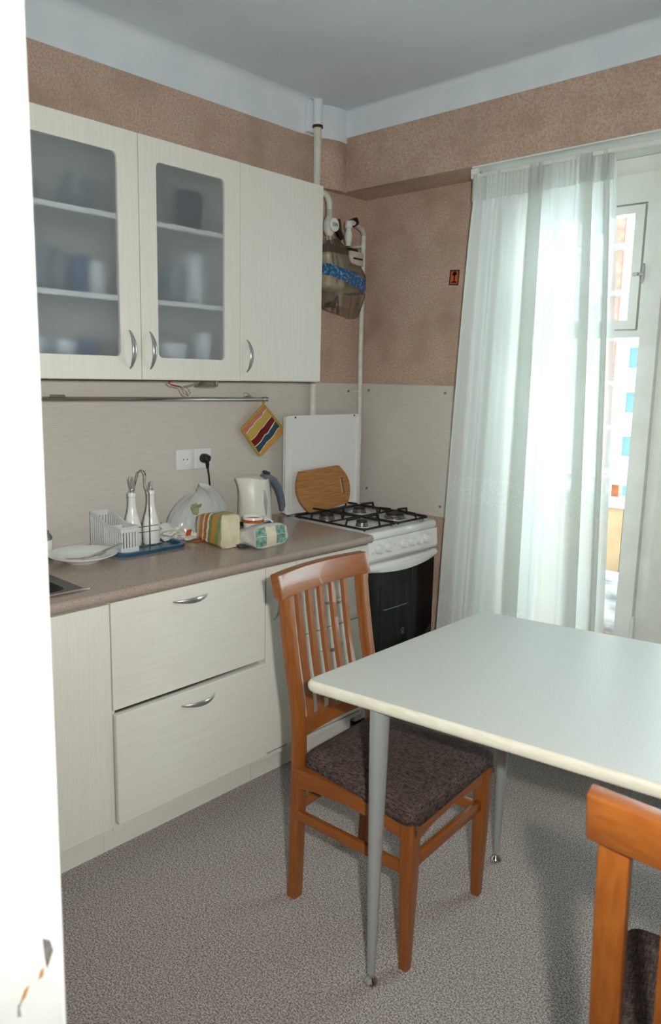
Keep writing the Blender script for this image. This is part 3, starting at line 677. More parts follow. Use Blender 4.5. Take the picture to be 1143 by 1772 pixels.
# stripes measured from the centre of the cloth, along the axis from upper left edge to lower right edge
def stops(base): return base
cP = V(.045, -.685, 1.244)
ramp_mat('potholder_cloth', (0, ax.y * 5, ax.z * 5), [(0, (198, 168, 84))], .95)
nt = NT('potholder_cloth'); p = nt.n('BsdfPrincipled'); nt.l(p.outputs[0], nt.out.inputs[0]); p.inputs['Roughness'].default_value = .95
tc = nt.n('TexCoord'); vm = nt.n('VectorMath', operation='DOT_PRODUCT'); nt.l(tc.outputs['Object'], vm.inputs[0]); vm.inputs[1].default_value = (0, ax.y, ax.z)
nz = nt.n('TexNoise'); nz.inputs['Scale'].default_value = 22; nt.l(tc.outputs['Object'], nz.inputs['Vector'])
ma = nt.n('Math', operation='MULTIPLY_ADD'); nt.l(nz.outputs['Fac'], ma.inputs[0]); ma.inputs[1].default_value = .02; nt.l(vm.outputs['Value'], ma.inputs[2])
mr = nt.n('MapRange'); nt.l(ma.outputs[0], mr.inputs['Value']); mr.inputs['From Min'].default_value = -.08; mr.inputs['From Max'].default_value = .10
rp = nt.n('ValToRGB'); rp.color_ramp.interpolation = 'CONSTANT'; e = rp.color_ramp.elements
bands = [(0, (192, 118, 112)), (.165, (235, 228, 210)), (.18, (196, 166, 84)), (.415, (238, 232, 220)), (.43, (112, 22, 16)), (.625, (238, 232, 220)), (.645, (48, 78, 94)), (.82, (238, 232, 220)), (.835, (218, 158, 98))]
while len(e) < len(bands): e.new(.5)
for i, (pos, c) in enumerate(bands): e[i].position = pos; e[i].color = lin(c)
nt.l(mr.outputs[0], rp.inputs[0])
n2 = nt.n('TexNoise'); n2.inputs['Scale'].default_value = 220; nt.l(tc.outputs['Object'], n2.inputs['Vector'])
bp = nt.n('Bump'); bp.inputs['Strength'].default_value = .6; bp.inputs['Distance'].default_value = .003; nt.l(n2.outputs['Fac'], bp.inputs['Height']); nt.l(bp.outputs[0], p.inputs['Normal'])
nt.l(rp.outputs[0], p.inputs['Base Color']); M['potholder_cloth'] = nt.m
mat('yellow_binding', (196, 162, 70), .9, (176, 142, 56), 120, bump=.4)
ph = thing('potholder', 'striped red blue and yellow quilted potholder hanging from the rail', 'potholder', cP)
PC = [V(.046, -.690, 1.352), V(.036, -.803, 1.251), V(.030, -.694, 1.130), V(.036, -.557, 1.2366)]
def quad(u, v, inset=0, off=0):
    a = PC[0].lerp(PC[3], u); b = PC[1].lerp(PC[2], u); q = a.lerp(b, v)
    puff = .007 * (16 * u * (1 - u) * v * (1 - v)) ** .4
    return q + V(off * puff, 0, 0)
q1 = MB().grid(14, 14, lambda u, v: quad(u, v, 0, 1)).grid(14, 14, lambda u, v: quad(u, v, 0, -1))
build(q1, 'cloth', 'potholder_cloth', parent=ph, ang=80)
ring = []
for a, b in ((0, 1), (1, 2), (2, 3), (3, 0)):
    for k in range(8): ring.append(PC[a].lerp(PC[b], .04 + .92 * k / 7))
build(MB().tube(ring, .0062, 8, closed=True, flat=.9), 'binding', 'yellow_binding', parent=ph)
build(MB().tube([(.046, -.688, 1.352), (.054, -.686, 1.372), (.052, -.684, 1.388), (.044, -.684, 1.386), (.042, -.687, 1.368), (.046, -.69, 1.352)], .0035, 8), 'loop', 'yellow_binding', parent=ph)

# sockets
so = thing('wall_socket', 'double white wall socket above the counter', 'socket', (.012, -1.04, 1.14))
for y in (-1.0835, -.9965):
    f = build(MB().box((.012, y - .0425, 1.098), (.022, y + .0425, 1.181), .004), 'faceplate', 'enamel_dull', parent=so)
    build(MB().lathe([(.021, 0), (.021, .004), (.018, .004), (.016, -.004), (0, -.004)], (.0195, y, 1.14), 20, 'x'), 'recess', 'enamel', parent=f)
    build(MB().cyl((.0205, y - .0095, 1.14), (.0225, y - .0095, 1.14), .003, seg=8).cyl((.0205, y + .0095, 1.14), (.0225, y + .0095, 1.14), .003, seg=8), 'contact_hole', 'dark_grey', parent=f)
pg = thing('kettle_plug', 'black plug with cable in the right hand socket', 'plug', (.04, -.992, 1.12))
build(MB().tube([(.022, -.9965, 1.14), (.04, -.9965, 1.14), (.052, -.9965, 1.138), (.058, -.9965, 1.13)], [.019, .02, .018, .008], 16).tube([(.048, -.9965, 1.135), (.05, -.995, 1.115), (.049, -.994, 1.10)], [.009, .008, .005], 10), 'plug_body', 'black_plastic', parent=pg)
build(MB().tube([(.05, -.995, 1.11), (.05, -.988, 1.07), (.048, -.98, 1.01), (.05, -.968, .955), (.056, -.95, .915), (.06, -.92, .885), (.06, -.88, .868)], .0034, 8), 'cable', 'black_plastic', parent=pg)

# ================================================================ STOVE
SYL, SYR, SXB, SXF = -.592, -.096, .035, .556; ZS = .850
sv = thing('gas_stove', 'white freestanding gas stove with black oven door and raised lid', 'stove', (.3, -.344, 0))
build(MB().box((SXB, SYL + .003, .03), (SXF - .03, SYR - .003, .82), .004), 'body', 'enamel_dull', parent=sv)
hb = MB().box((SXB + .02, SYL, .815), (SXF + .004, SYR, ZS), .012, 3)
hob = build(hb, 'hob', 'enamel', parent=sv)
build(MB().prism([[(SXF - .03, .728), (SXF + .002, .728), (SXF + .010, .74), (SXF + .004, .816), (SXF - .03, .816)]], lambda a, b: (a, SYL + .001, b), lambda a, b: (a, SYR - .001, b)), 'control_panel', 'enamel', parent=sv)
for y in (-.512, -.455, -.347, -.290, -.239, -.188):
    kb = build(MB().lathe([(.0215, 0), (.0215, .006), (.018, .010), (.0165, .022), (.013, .025), (0, .025)], (SXF + .006, y, .779), 22, 'x'), 'knob', 'enamel_dull', parent=sv)
    build(MB().box((SXF + .03, y - .002, .766), (SXF + .0335, y + .002, .792), .001), 'grip', 'enamel', parent=kb)
build(MB().cyl((SXF + .004, -.402, .783), (SXF + .012, -.402, .783), .007, seg=12).cyl((SXF + .004, -.55, .768), (SXF + .012, -.55, .768), .006, seg=12), 'button', 'enamel_dull', parent=sv)
# oven door: black bowed glass, white handle strip
def bowx(y, b=.022):
    t = (y - (SYL + SYR) / 2) / ((SYR - SYL) / 2); return b * (1 - t * t)
od = build(MB().grid(21, 8, lambda u, v: V(SXF + bowx(SYL + .006 + (SYR - SYL - .012) * u, .012), SYL + .006 + (SYR - SYL - .012) * u, .215 + .49 * v)).grid(2, 2, lambda u, v: V(SXF - .028, SYL + .006 + (SYR - SYL - .012) * u, .215 + .49 * v)), 'oven_door', 'black_glass', parent=sv)
hs = MB()
def strip(u, v):
    y = SYL + .006 + (SYR - SYL - .012) * u; t = 2 * u - 1
    zt = .719; zb = .662 + .022 * t * t + .006
    prof = [(-.01, zt), (.006, zt), (.014, zt - .006), (.017, (zt + zb) / 2), (.012, zb + .004), (.002, zb), (-.01, zb)]
    k = v * 6; i = min(5, int(k)); f = k - i; a = prof[i]; b = prof[i + 1]
    return V(SXF + a[0] + (b[0] - a[0]) * f + bowx(y, .018), y, a[1] + (b[1] - a[1]) * f)
hs.grid(25, 7, strip)
build(hs, 'handle_strip', 'enamel', parent=od, ang=50)
build(MB().grid(17, 2, lambda u, v: V(SXF + .0345 + bowx(SYL + .12 + .2 * u + .12, .003) - .004, SYL + .15 + .26 * u, .7065 + .006 * v - .008 * (2 * u - 1) ** 2)), 'grip_slot', 'enamel_dull', parent=od)
wnd = build(MB().grid(11, 5, lambda u, v: V(SXF + .0006 + bowx(SYL + .10 + .29 * u, .012), SYL + .10 + .29 * u, .36 + .25 * v)), 'oven_window', 'oven_inside', parent=od)
M['oven_inside'].node_tree.nodes['Principled BSDF'].inputs['Roughness'].default_value = .12
build(MB().tube([(SXF + .002 + bowx(y, .012), y, .508) for y in (SYL + .12, SYL + .17, SYL + .22, SYL + .28)], .0018, 6), 'shelf_edge', 'print_grey', parent=od)
lines = MB()
for k in range(13):
    z = .235 + k * .0105; w2 = .17 - .012 * k
    if w2 > .01:
        lines.tube([(SXF + .0008 + bowx(y, .012), y, z) for y in (SYL + .012, SYL + .012 + w2 * .5, SYL + .012 + w2)], .0007, 4)
        lines.tube([(SXF + .0008 + bowx(y, .012), y, z) for y in (SYR - .012 - w2 * .8, SYR - .012 - w2 * .4, SYR - .012)], .0007, 4)
build(lines, 'printed_lines', 'print_grey', parent=od)['kind'] = 'stuff'
build(MB().tube([V(SXF + .0125, -.337 + .008 * math.cos(a * PI / 6), .392 + .010 * math.sin(a * PI / 6)) for a in range(12)], .0012, 6, closed=True).box((SXF + .011, -.346, .376), (SXF + .013, -.327, .378)), 'logo_mark', 'print_grey', parent=od)
build(MB().box((SXF - .02, SYL + .006, .06), (SXF + .006, SYR - .006, .205), .006), 'drawer_front', 'enamel', parent=sv)
for x, y in ((SXB + .05, SYL + .05), (SXB + .05, SYR - .05), (SXF - .06, SYL + .05), (SXF - .06, SYR - .05)): build(MB().cyl((x, y, 0), (x, y, .035), .018, seg=12), 'foot', 'black_plastic', parent=sv)
# lid
lid = MB().prism([rrect(-.586, .862, -.094, 1.303, .014)], lambda a, b: (.062, a, b), lambda a, b: (.072, a, b))
ld = build(lid, 'lid', 'enamel', parent=sv)
build(MB().prism([rrect(-.586, .862, -.094, 1.303, .014), rrect(-.574, .874, -.106, 1.291, .012)], lambda a, b: (.071, a, b), lambda a, b: (.080, a, b)), 'lid_rim', 'enamel', parent=ld)
build(MB().prism([rrect(-.545, .90, -.135, 1.262, .02), rrect(-.541, .904, -.139, 1.258, .018)], lambda a, b: (.0715, a, b), lambda a, b: (.0735, a, b)), 'embossed_line', 'enamel', parent=ld)
for y in (-.52, -.15): build(MB().box((.055, y - .03, ZS), (.10, y + .03, ZS + .008), .003).cyl((.075, y - .035, ZS + .01), (.075, y + .035, ZS + .01), .006, seg=10), 'lid_hinge', 'satin', parent=sv)
for y in (-.53, -.135): build(MB().lathe([(.004, 0), (.004, .003), (0, .004)], (.08, y, 1.296), 10, 'x'), 'lid_screw', 'dark_grey', parent=ld)
# burners
BUR = [(.222, -.464, .034), (.205, -.222, .030), (.405, -.210, .045), (.425, -.462, .026)]
for x, y, r in BUR:
    build(MB().lathe([(r * 1.9, 0), (r * 1.8, .0025), (r * 1.2, .0012), (r * 1.2, 0)], (x, y, ZS - .0005), 28), 'burner_dish', 'enamel', parent=hob)
    bb = build(MB().lathe([(r * 1.05, 0), (r * 1.05, .006), (r * .95, .010), (r * .95, .018), (r * .8, .019), (0, .019)], (x, y, ZS), 28), 'burner', 'burner_metal', parent=hob)
    build(MB().lathe([(r * .86, 0), (r * .9, .002), (r * .86, .006), (0, .0075)], (x, y, ZS + .0188), 24), 'burner_cap', 'burner_cap', parent=bb)
# two wire grates
for y0, y1, bs_ in ((-.565, -.348, (BUR[0], BUR[3])), (-.340, -.118, (BUR[1], BUR[2]))):
    g = MB(); zg = ZS + .012
    for loop in ([(x, y, zg) for x, y in rrect(.115, y0, .525, y1, .018, 4)],): g.tube(loop, .0052, 8, closed=True)
    g.tube([(.315, y0, zg), (.315, y1, zg)], .004, 8)
    for bx_, by_, br in bs_:
        for dx, dy in ((1, 0), (-1, 0), (0, 1), (0, -1)):
            if dx: e0 = .525 if dx > 0 and bx_ > .3 else (.315 if (dx > 0 or bx_ > .3) else .115); p0 = V(e0, by_, zg)
            else: p0 = V(bx_, y1 if dy > 0 else y0, zg)
            tip = V(bx_ + dx * br * .55, by_ + dy * br * .55, zg + .026)
            up_ = V(p0.x + (tip.x - p0.x) * .08, p0.y + (tip.y - p0.y) * .08, zg + .024)
            g.tube([p0, up_, tip], .0048, 8)
    for x in (.13, .51):
        for y in (y0 + .02, y1 - .02): g.cyl((x, y, ZS - .001), (x, y, zg), .004, seg=8)
    build(g, 'grate', 'black_iron', parent=hob)

# cutting board leaning on the lid
mat('board_wood', (188, 134, 78), .5, (160, 104, 54), 9, stretch=(1, 1.2, 16), detail=6)
BPts = []
def bq(p, q, c, n=9):   # quadratic curve
    return [((1 - t) ** 2 * p[0] + 2 * t * (1 - t) * c[0] + t * t * q[0], (1 - t) ** 2 * p[1] + 2 * t * (1 - t) * c[1] + t * t * q[1]) for t in [k / n for k in range(n + 1)]]
A, B, Cc, D = (-.518, 1.054), (-.258, 1.064), (-.228, .887), (-.490, .870)
outl = bq(A, B, (-.40, 1.060), 4) + bq(B, Cc, (-.155, .985)) + bq(Cc, D, (-.37, .874), 4) + bq(D, A, (-.592, .955))
slot = rrect(-.262, .930, -.241, 1.010, .009)
lean = lambda z: .128 - (z - .862) * .20
build_b = MB().prism([outl, [(a + (b - .97) * -.08, b) for a, b in slot]], lambda a, b: (lean(b), a, b), lambda a, b: (lean(b) + .014, a, b))
tag(build(build_b, 'cutting_board', 'board_wood', loc=(.13, -.38, .862), smooth=False), 'light wooden cutting board with handle slot leaning on the stove lid', 'cutting board')

# ================================================================ THINGS ON THE COUNTER
Z0 = ZW
# plate and knife
pt = tag(build(MB().lathe([(.055, 0), (.058, .004), (.078, .014), (.112, .027), (.113, .030), (.108, .030), (.074, .018), (.05, .008), (0, .008)], (.232, -1.655, Z0), 48), 'plate', 'porcelain', loc=(.232, -1.655, Z0), ang=60), 'white dinner plate on the worktop beside the sink', 'plate')
kn = thing('knife', 'steel table knife lying across the white plate', 'knife', (.27, -1.64, Z0 + .03))
def kseg(t): return V(.285, -1.69, Z0 + .0195).lerp(V(.262, -1.525, Z0 + .046), t)
build(MB().tube([kseg(0), kseg(.3), kseg(.55)], [.004, .009, .008], 8, flat=.2, up=(0, 0, 1)), 'blade', 'chrome', parent=kn)
build(MB().tube([kseg(.5), kseg(.6), kseg(.95), kseg(1.0)], [.005, .0065, .0075, .005], 10, flat=.55, up=(0, 0, 1)), 'handle', 'satin', parent=kn)
fk = thing('fork', 'steel fork lying inside the white plate', 'fork', (.24, -1.66, Z0 + .02))
build(MB().tube([(.275, -1.735, Z0 + .030), (.27, -1.69, Z0 + .022), (.262, -1.63, Z0 + .02)], [.003, .003, .005], 8, flat=.5), 'handle', 'satin', parent=fk)
build(MB().tube([(.262, -1.632, Z0 + .02), (.258, -1.61, Z0 + .019), (.252, -1.585, Z0 + .024)], [.005, .010, .009], 8, flat=.2, up=(0, 0, 1)), 'tines', 'satin', parent=fk)
# jar at the left
jr = thing('glass_jar', 'glass jar with white label half hidden behind the doorway', 'jar', (.095, -1.729, Z0))
build(MB().lathe([(.034, 0), (.036, .004), (.036, .07), (.026, .084), (.026, .09), (.024, .09), (.024, .084), (.033, .07), (.033, .006), (0, .006)], (.095, -1.729, Z0), 28), 'glass', 'drink_glass', parent=jr)
build(MB().lathe([(.0366, .018), (.0366, .062)], (.095, -1.729, Z0), 28), 'label', 'label_white', parent=jr)
# tray
tr_ = MB()
To = rrect(.085, -1.548, .292, -1.262, .045); Ti = rrect(.10, -1.533, .277, -1.277, .036)
n = len(To)
tr_.add([V(a, b, Z0 + .014) for a, b in To] + [V(a, b, Z0 + .014) for a, b in Ti] + [V(a * .96 + .0073, b * .99 - .014, Z0 + .004) for a, b in Ti] + [V(a * .94 + .0113, b * .985 - .021, Z0) for a, b in To],
        [(i, (i + 1) % n, n + (i + 1) % n, n + i) for i in range(n)] + [(n + i, n + (i + 1) % n, 2 * n + (i + 1) % n, 2 * n + i) for i in range(n)] + [(3 * n + i, 3 * n + (i + 1) % n, (i + 1) % n, i) for i in range(n)] + [tuple(range(2 * n, 3 * n)), tuple(range(3 * n, 4 * n))])
tag(build(tr_, 'serving_tray', 'blue_tray', loc=(.19, -1.405, Z0), ang=50), 'dark blue plastic tray under the oil and vinegar bottles', 'tray')
ZT = Z0 + .0045
# oil and vinegar bottles
def bottle(x, y, h, label, stopper):
    b = thing('cruet_bottle', label, 'bottle', (x, y, ZT), 'white porcelain cruet bottles in the wire stand')
    k = h / .195
    build(MB().lathe([(.0295, 0), (.0315, .003), (.0315, .055), (.030, .075 * k), (.024, .10 * k), (.017, .125 * k), (.0135, .15 * k), (.0125, h - .016), (.0145, h - .014), (.0145, h - .003), (.013, h), (0, h)], (x, y, ZT), 32), 'body', 'porcelain', parent=b)
    build(MB().lathe([(.009, h), (.009, h + .006), (.0045, h + .009), (.004, h + .012), (0, h + .012)], (x, y, ZT), 14), 'stopper', 'satin', parent=b)
    if stopper: build(MB().tube([(x, y, ZT + h + .008), (x, y - .006, ZT + h + .03), (x, y - .009, ZT + h + .05), (x, y - .003, ZT + h + .058), (x, y + .003, ZT + h + .05), (x, y + .002, ZT + h + .03), (x, y + .001, ZT + h + .010)], .0028, 8), 'spring_clip', 'satin', parent=b)
    else: build(MB().tube([(x, y, ZT + h + .006), (x, y + .001, ZT + h + .022), (x, y + .003, ZT + h + .034)], [.004, .0035, .003], 8), 'spout', 'satin', parent=b)
bottle(.150, -1.412, .192, 'white porcelain cruet bottle with looped clip stopper, left in the stand', True)
bottle(.165, -1.343, .196, 'white porcelain cruet bottle with short spout, right in the stand', False)
ws = thing('wire_stand', 'chrome wire stand with loop handle around the two cruet bottles', 'stand', (.16, -1.375, ZT))
def oval(z, rx=.037, ry=.073): return [V(.158 + rx * math.copysign(abs(math.cos(a)) ** .7, math.cos(a)) + .008 * math.sin(a), -1.378 + ry * math.copysign(abs(math.sin(a)) ** .7, math.sin(a)), z) for a in [2 * PI * k / 36 for k in range(36)]]
for z in (ZT + .052, ZT + .072): build(MB().tube(oval(z), .0017, 8, closed=True), 'ring', 'chrome', parent=ws)
build(MB().tube([(.198, -1.372, ZT), (.198, -1.372, ZT + .19)] + [(.198 - .016 * t, -1.372 - .004 * t, ZT + .19 + .03 * t) for t in (.5, 1)] + [V(.165, -1.381 + .017 * math.cos(a), ZT + .250 + .022 * math.sin(a)) for a in [PI * k / 8 for k in range(9)]] + [(.150, -1.398, ZT + .22), (.124, -1.388, ZT + .19), (.118, -1.382, ZT)], .0026, 8), 'handle', 'chrome', parent=ws)
build(MB().tube(oval(ZT + .0025, .036, .068), .002, 8, closed=True), 'base_ring', 'chrome', parent=ws)
# cutlery caddy
cd = thing('cutlery_caddy', 'translucent white slotted cutlery caddy on the blue tray', 'caddy', (.15, -1.50, ZT))
cy0, cy1, cx0, cx1 = -1.528, -1.460, .062, .262
def ctop(x): return .985 - .030 * max(0, min(1, (x - .10) / .08))
cb = MB().box((cx0, cy0, ZT), (cx1, cy1, ZT + .004))
def wall(p, q, nsl):
    p = V(*p); q = V(*q); d = q - p; L = d.length; nrm = V(-d.y, d.x, 0).normalized() * .0012
    for k in range(nsl * 2):
        a = p + d * (k / (nsl * 2)); b = p + d * ((k + 1) / (nsl * 2))
        za = ctop(a.x) ; zb = ctop(b.x)
        segs = [(ZT, ZT + .022), (None, 'top')] if k % 2 else [(ZT, 'all')]
        for lo, hi in segs:
            z0a = lo if lo else za - .016; z0b = lo if lo else zb - .016
            z1a = za if hi in ('top', 'all') else hi; z1b = zb if hi in ('top', 'all') else hi
            v8 = [V(a.x, a.y, z0a) - nrm, V(b.x, b.y, z0b) - nrm, V(b.x, b.y, z0b) + nrm, V(a.x, a.y, z0a) + nrm, V(a.x, a.y, z1a) - nrm, V(b.x, b.y, z1b) - nrm, V(b.x, b.y, z1b) + nrm, V(a.x, a.y, z1a) + nrm]
            cb.add(v8, [(0, 3, 2, 1), (4, 5, 6, 7), (0, 1, 5, 4), (1, 2, 6, 5), (2, 3, 7, 6), (3, 0, 4, 7)])
wall((cx0, cy0, 0), (cx1, cy0, 0), 14); wall((cx1, cy0, 0), (cx1, cy1, 0), 6); wall((cx1, cy1, 0), (cx0, cy1, 0), 14); wall((cx0, cy1, 0), (cx0, cy0, 0), 6)
build(cb, 'basket', 'caddy_plastic', parent=cd, smooth=False)
rim = []
for (x, y) in rrect(cx0 - .003, cy0 - .003, cx1 + .003, cy1 + .003, .012, 4): rim.append(V(x, y, ctop(x)))
# densify the long sides so that the rim follows the step
rr2 = []
for i in range(len(rim)):
    a = rim[i]; b = rim[(i + 1) % len(rim)]; nn = max(1, int((b - a).length / .02))
    for k in range(nn): q = a.lerp(b, k / nn); rr2.append(V(q.x, q.y, ctop(q.x)))
build(MB().tube(rr2, .003, 8, closed=True), 'rim', 'caddy_plastic', parent=cd)
build(MB().box((.155, cy0, ZT), (.158, cy1, .945)), 'divider', 'caddy_plastic', parent=cd, smooth=False)

# crumpled bags
def crumple(c, r, seed, amp=.18, sub=4, flatz=None):
    rng = random.Random(seed); b = bmesh.new(); bmesh.ops.create_icosphere(b, subdivisions=sub, radius=1)
    dirs = [(Vector((rng.gauss(0, 1), rng.gauss(0, 1), rng.gauss(0, 1))).normalized(), rng.uniform(.3, 1.0), rng.uniform(.5, .95)) for _ in range(38)]
    for v in b.verts:
        d = v.co.normalized(); s = 1.0
        for q, a, th in dirs:
            k = d.dot(q)
            if k > th: s -= amp * a * (k - th) / (1 - th)
        s += amp * .30 * math.sin(7 * d.x + 5 * d.y * d.z + seed) + amp * .22 * abs(math.sin(9 * d.y + 13 * d.z * d.x + 2 * seed)) + amp * .12 * abs(math.sin(23 * d.x + 17 * d.y - 11 * d.z))
        p = Vector((d.x * r[0], d.y * r[1], d.z * r[2])) * s + Vector(c)
        if flatz is not None and p.z < flatz: p.z = flatz + (p.z - flatz) * .02
        v.co = p
    m_ = MB(); m_.bm(b); return m_
def hood_bag():
    rng = random.Random(2); ph_ = [rng.uniform(0, 6.28) for _ in range(8)]
    def f(u, v):
        a = 2 * PI * u
        w_ = (1 - v ** 2.4) ** .55 if v < 1 else 0
        cre = 1 + .06 * abs(math.sin(3.5 * a + ph_[0] + 2 * v)) + .05 * abs(math.sin(7 * a + ph_[1] - 3 * v)) + .03 * abs(math.sin(13 * a + 6 * v + ph_[2]))
        top = .185 + .018 * math.sin(a + 1) - .02 * abs(math.sin(2 * a + .6))
        return V(.125 + .055 * w_ * cre * math.cos(a) + .02 * (1 - v), -1.115 + .135 * (.35 + .65 * w_ if v < .2 else w_) * cre * math.sin(a) + .02 * v, Z0 + .002 + top * v)
    mb = MB().grid(90, 26, f, True); return mb
tag(build(hood_bag(), 'plastic_bag', 'bag_film', loc=(.135, -1.115, Z0), ang=25), 'large crumpled translucent plastic bag against the wall panel', 'bag')
wb = thing('paper_bag', 'crumpled white paper bag with orange print beside the bread', 'bag', (.17, -1.25, Z0))
build(crumple((.165, -1.250, .893), (.055, .065, .038), 11, .34, flatz=Z0 + .001), 'paper', 'paper', parent=wb, ang=25)
build(crumple((.20, -1.195, .876), (.045, .05, .018), 21, .3, flatz=Z0 + .001), 'paper_tail', 'paper', parent=wb, ang=25)
build(MB().obox((.222, -1.218, .893), (.004, .026, .022), (0, .25, .3)).obox((.245, -1.185, .862), (.02, .06, .003), (0, 0, .2)), 'orange_print', 'jar_orange', parent=wb, smooth=False)

# bread loaf pack: printed side, cream end
bd = thing('bread_pack', 'printed plastic pack of sliced bread with cream end facing out', 'bread', (.31, -1.17, Z0))
ramp_b = ramp_mat('bread_print', (1, .12, -.15), [(0, (158, 108, 52))], .35)
nt = NT('bread_print2'); p = nt.n('BsdfPrincipled'); nt.l(p.outputs[0], nt.out.inputs[0]); p.inputs['Roughness'].default_value = .3
tc = nt.n('TexCoord'); vm = nt.n('VectorMath', operation='DOT_PRODUCT'); nt.l(tc.outputs['Object'], vm.inputs[0]); vm.inputs[1].default_value = (1, 0, -.22)
mr = nt.n('MapRange'); nt.l(vm.outputs['Value'], mr.inputs['Value']); mr.inputs['From Min'].default_value = -.12; mr.inputs['From Max'].default_value = .10
nz = nt.n('TexNoise'); nz.inputs['Scale'].default_value = 38; nt.l(tc.outputs['Object'], nz.inputs['Vector'])
ma = nt.n('Math', operation='MULTIPLY_ADD'); nt.l(nz.outputs['Fac'], ma.inputs[0]); ma.inputs[1].default_value = .10; nt.l(mr.outputs[0], ma.inputs[2])
rp = nt.n('ValToRGB'); rp.color_ramp.interpolation = 'CONSTANT'; e = rp.color_ramp.elements
bands = [(0, (206, 190, 150)), (.10, (86, 62, 90)), (.14, (200, 190, 150)), (.24, (188, 120, 48)), (.36, (226, 216, 180)), (.40, (178, 104, 42)), (.50, (232, 226, 204)), (.55, (120, 132, 84)), (.64, (196, 140, 62)), (.78, (132, 146, 96)), (.88, (170, 174, 126)), (.95, (222, 214, 180))]
while len(e) < len(bands): e.new(.5)
for i, (pos, c) in enumerate(bands): e[i].position = pos; e[i].color = lin(c)
nt.l(ma.outputs[0], rp.inputs[0]); nt.l(rp.outputs[0], p.inputs['Base Color']); M['bread_print2'] = nt.m
def loaf(u, v, x0, x1, y0, y1, z0, h, tap=0):
    a = 2 * PI * u; q = .28; w_ = 1 - tap * (1 - v) ** 2
    cy = (y0 + y1) / 2 + .012 * (1 - v); ry = (y1 - y0) / 2 * w_; rz = h / 2 * w_
    return V(x0 + (x1 - x0) * v, cy + ry * math.copysign(abs(math.cos(a)) ** q, math.cos(a)), z0 + h / 2 * (.55 + .45 * w_) + rz * math.copysign(abs(math.sin(a)) ** q, math.sin(a)) * (1 + .03 * math.sin(7 * v + 3 * a)))
lm = MB().grid(40, 14, lambda u, v: loaf(u, v, .215, .398, -1.206, -1.128, Z0, .125, .35), True)
lm.add([loaf(k / 40, 0, .215, .398, -1.206, -1.128, Z0, .125, .35) for k in range(40)], [tuple(range(40))])
build(lm, 'wrapper', 'bread_print2', parent=bd, ang=40)
le = MB(); E0 = [loaf(k / 40, 1, .215, .398, -1.206, -1.128, Z0, .125) for k in range(40)]
c_ = sum(E0, V(0, 0, 0)) / 40
le.add(E0 + [q.lerp(c_, .06) + V(.012, 0, 0) for q in E0], [(k, (k + 1) % 40, 40 + (k + 1) % 40, 40 + k) for k in range(40)] + [tuple(range(40, 80))])
build(le, 'slice_end', 'cream_slice', parent=bd, ang=30)
build(crumple((.235, -1.185, .985), (.02, .03, .03), 4, .4, 3), 'twisted_tail', ramp_mat('olive_film', (0, 0, 1), [(0, (150, 154, 112))], .3).m, parent=bd, ang=25)
# second pack: grey white film bag with green bands at its end
pk = thing('food_pack', 'grey and white plastic food pack with green bands lying on the worktop', 'food pack', (.44, -1.06, Z0))
mat('grey_film', (190, 187, 183), .35, (206, 204, 200), 30, stretch=(1, 3, 1), bump=.35, bscale=40)
mat('green_print', (74, 126, 104), .35, (150, 182, 168), 60)
def pack(u, v, q=.5):
    """pouch lofted from its sealed back (v=0) to the flat end that faces the room (v=1)"""
    a = 2 * PI * u; h = .024 + .056 * min(1, v * 1.5) ** .8; hw = .074 + .018 * v
    cy = math.copysign(abs(math.cos(a)) ** q, math.cos(a)); sz = math.copysign(abs(math.sin(a)) ** q, math.sin(a))
    base = V(.335, -1.055, Z0 + .001).lerp(V(.488, -1.042, Z0 + .001), v)
    cr_ = .0025 * math.sin(23 * u + 9 * v) + .002 * math.sin(41 * u - 14 * v)
    return base + V(-.10 * hw * cy * v - .012 * v * (1 + sz) * .5, hw * cy + cr_, h * .5 * (1 + sz) * (1 + .05 * math.sin(8 * v)) * (1 - .10 * max(0, cy) * v))
pm = MB().grid(48, 18, pack, True)
pm.add([pack(k / 48, 0) for k in range(48)], [tuple(range(48))]); pm.add([pack(k / 48, 1) for k in range(48)], [tuple(range(48))])
build(pm, 'film', 'grey_film', parent=pk, ang=45)
def endface(s_, t_):        # s_ 0..1 across the end, t_ 0..1 upwards
    p0 = pack(.625, 1).lerp(pack(.875, 1), s_); p1 = pack(.375, 1).lerp(pack(.125, 1), s_)
    return p0.lerp(p1, t_) + V(.003 + .007 * math.sin(PI * s_) * math.sin(PI * t_), 0, 0)
for s0, s1, nm, mt in ((-.02, .31, 'green_band', 'green_print'), (.31, .66, 'cream_band', 'cream_slice'), (.66, 1.02, 'green_band', 'green_print')):
    build(MB().grid(6, 8, lambda u, v: endface(s0 + (s1 - s0) * u, .02 + .97 * v + .02 * math.sin(9 * u))), nm, mt, parent=pk, ang=60)
build(MB().tube([endface(k / 10, .52 + .05 * math.sin(k)) + V(.002, 0, 0) for k in range(11)], .0016, 6, flat=.6), 'seam', 'label_white', parent=pk)
build(MB().grid(8, 3, lambda u, v: pack(.30 - .10 * u, .62 + .10 * v) + V(0, 0, .0012)), 'printed_mark', 'dark_grey', parent=pk)
build(MB().grid(6, 3, lambda u, v: pack(.26 - .07 * u, .80 + .05 * v) + V(0, 0, .0012)), 'printed_mark', 'print_grey', parent=pk)
# small dark pouch below the two packs
tag(build(crumple((.425, -1.125, .864), (.04, .035, .008), 31, .25, 3, flatz=Z0 + .001), 'dark_pouch', ramp_mat('dark_green', (0, 0, 1), [(0, (40, 66, 68))], .4).m, loc=(.425, -1.125, Z0), ang=30), 'flat dark green pouch tucked between bread and food pack', 'pouch')
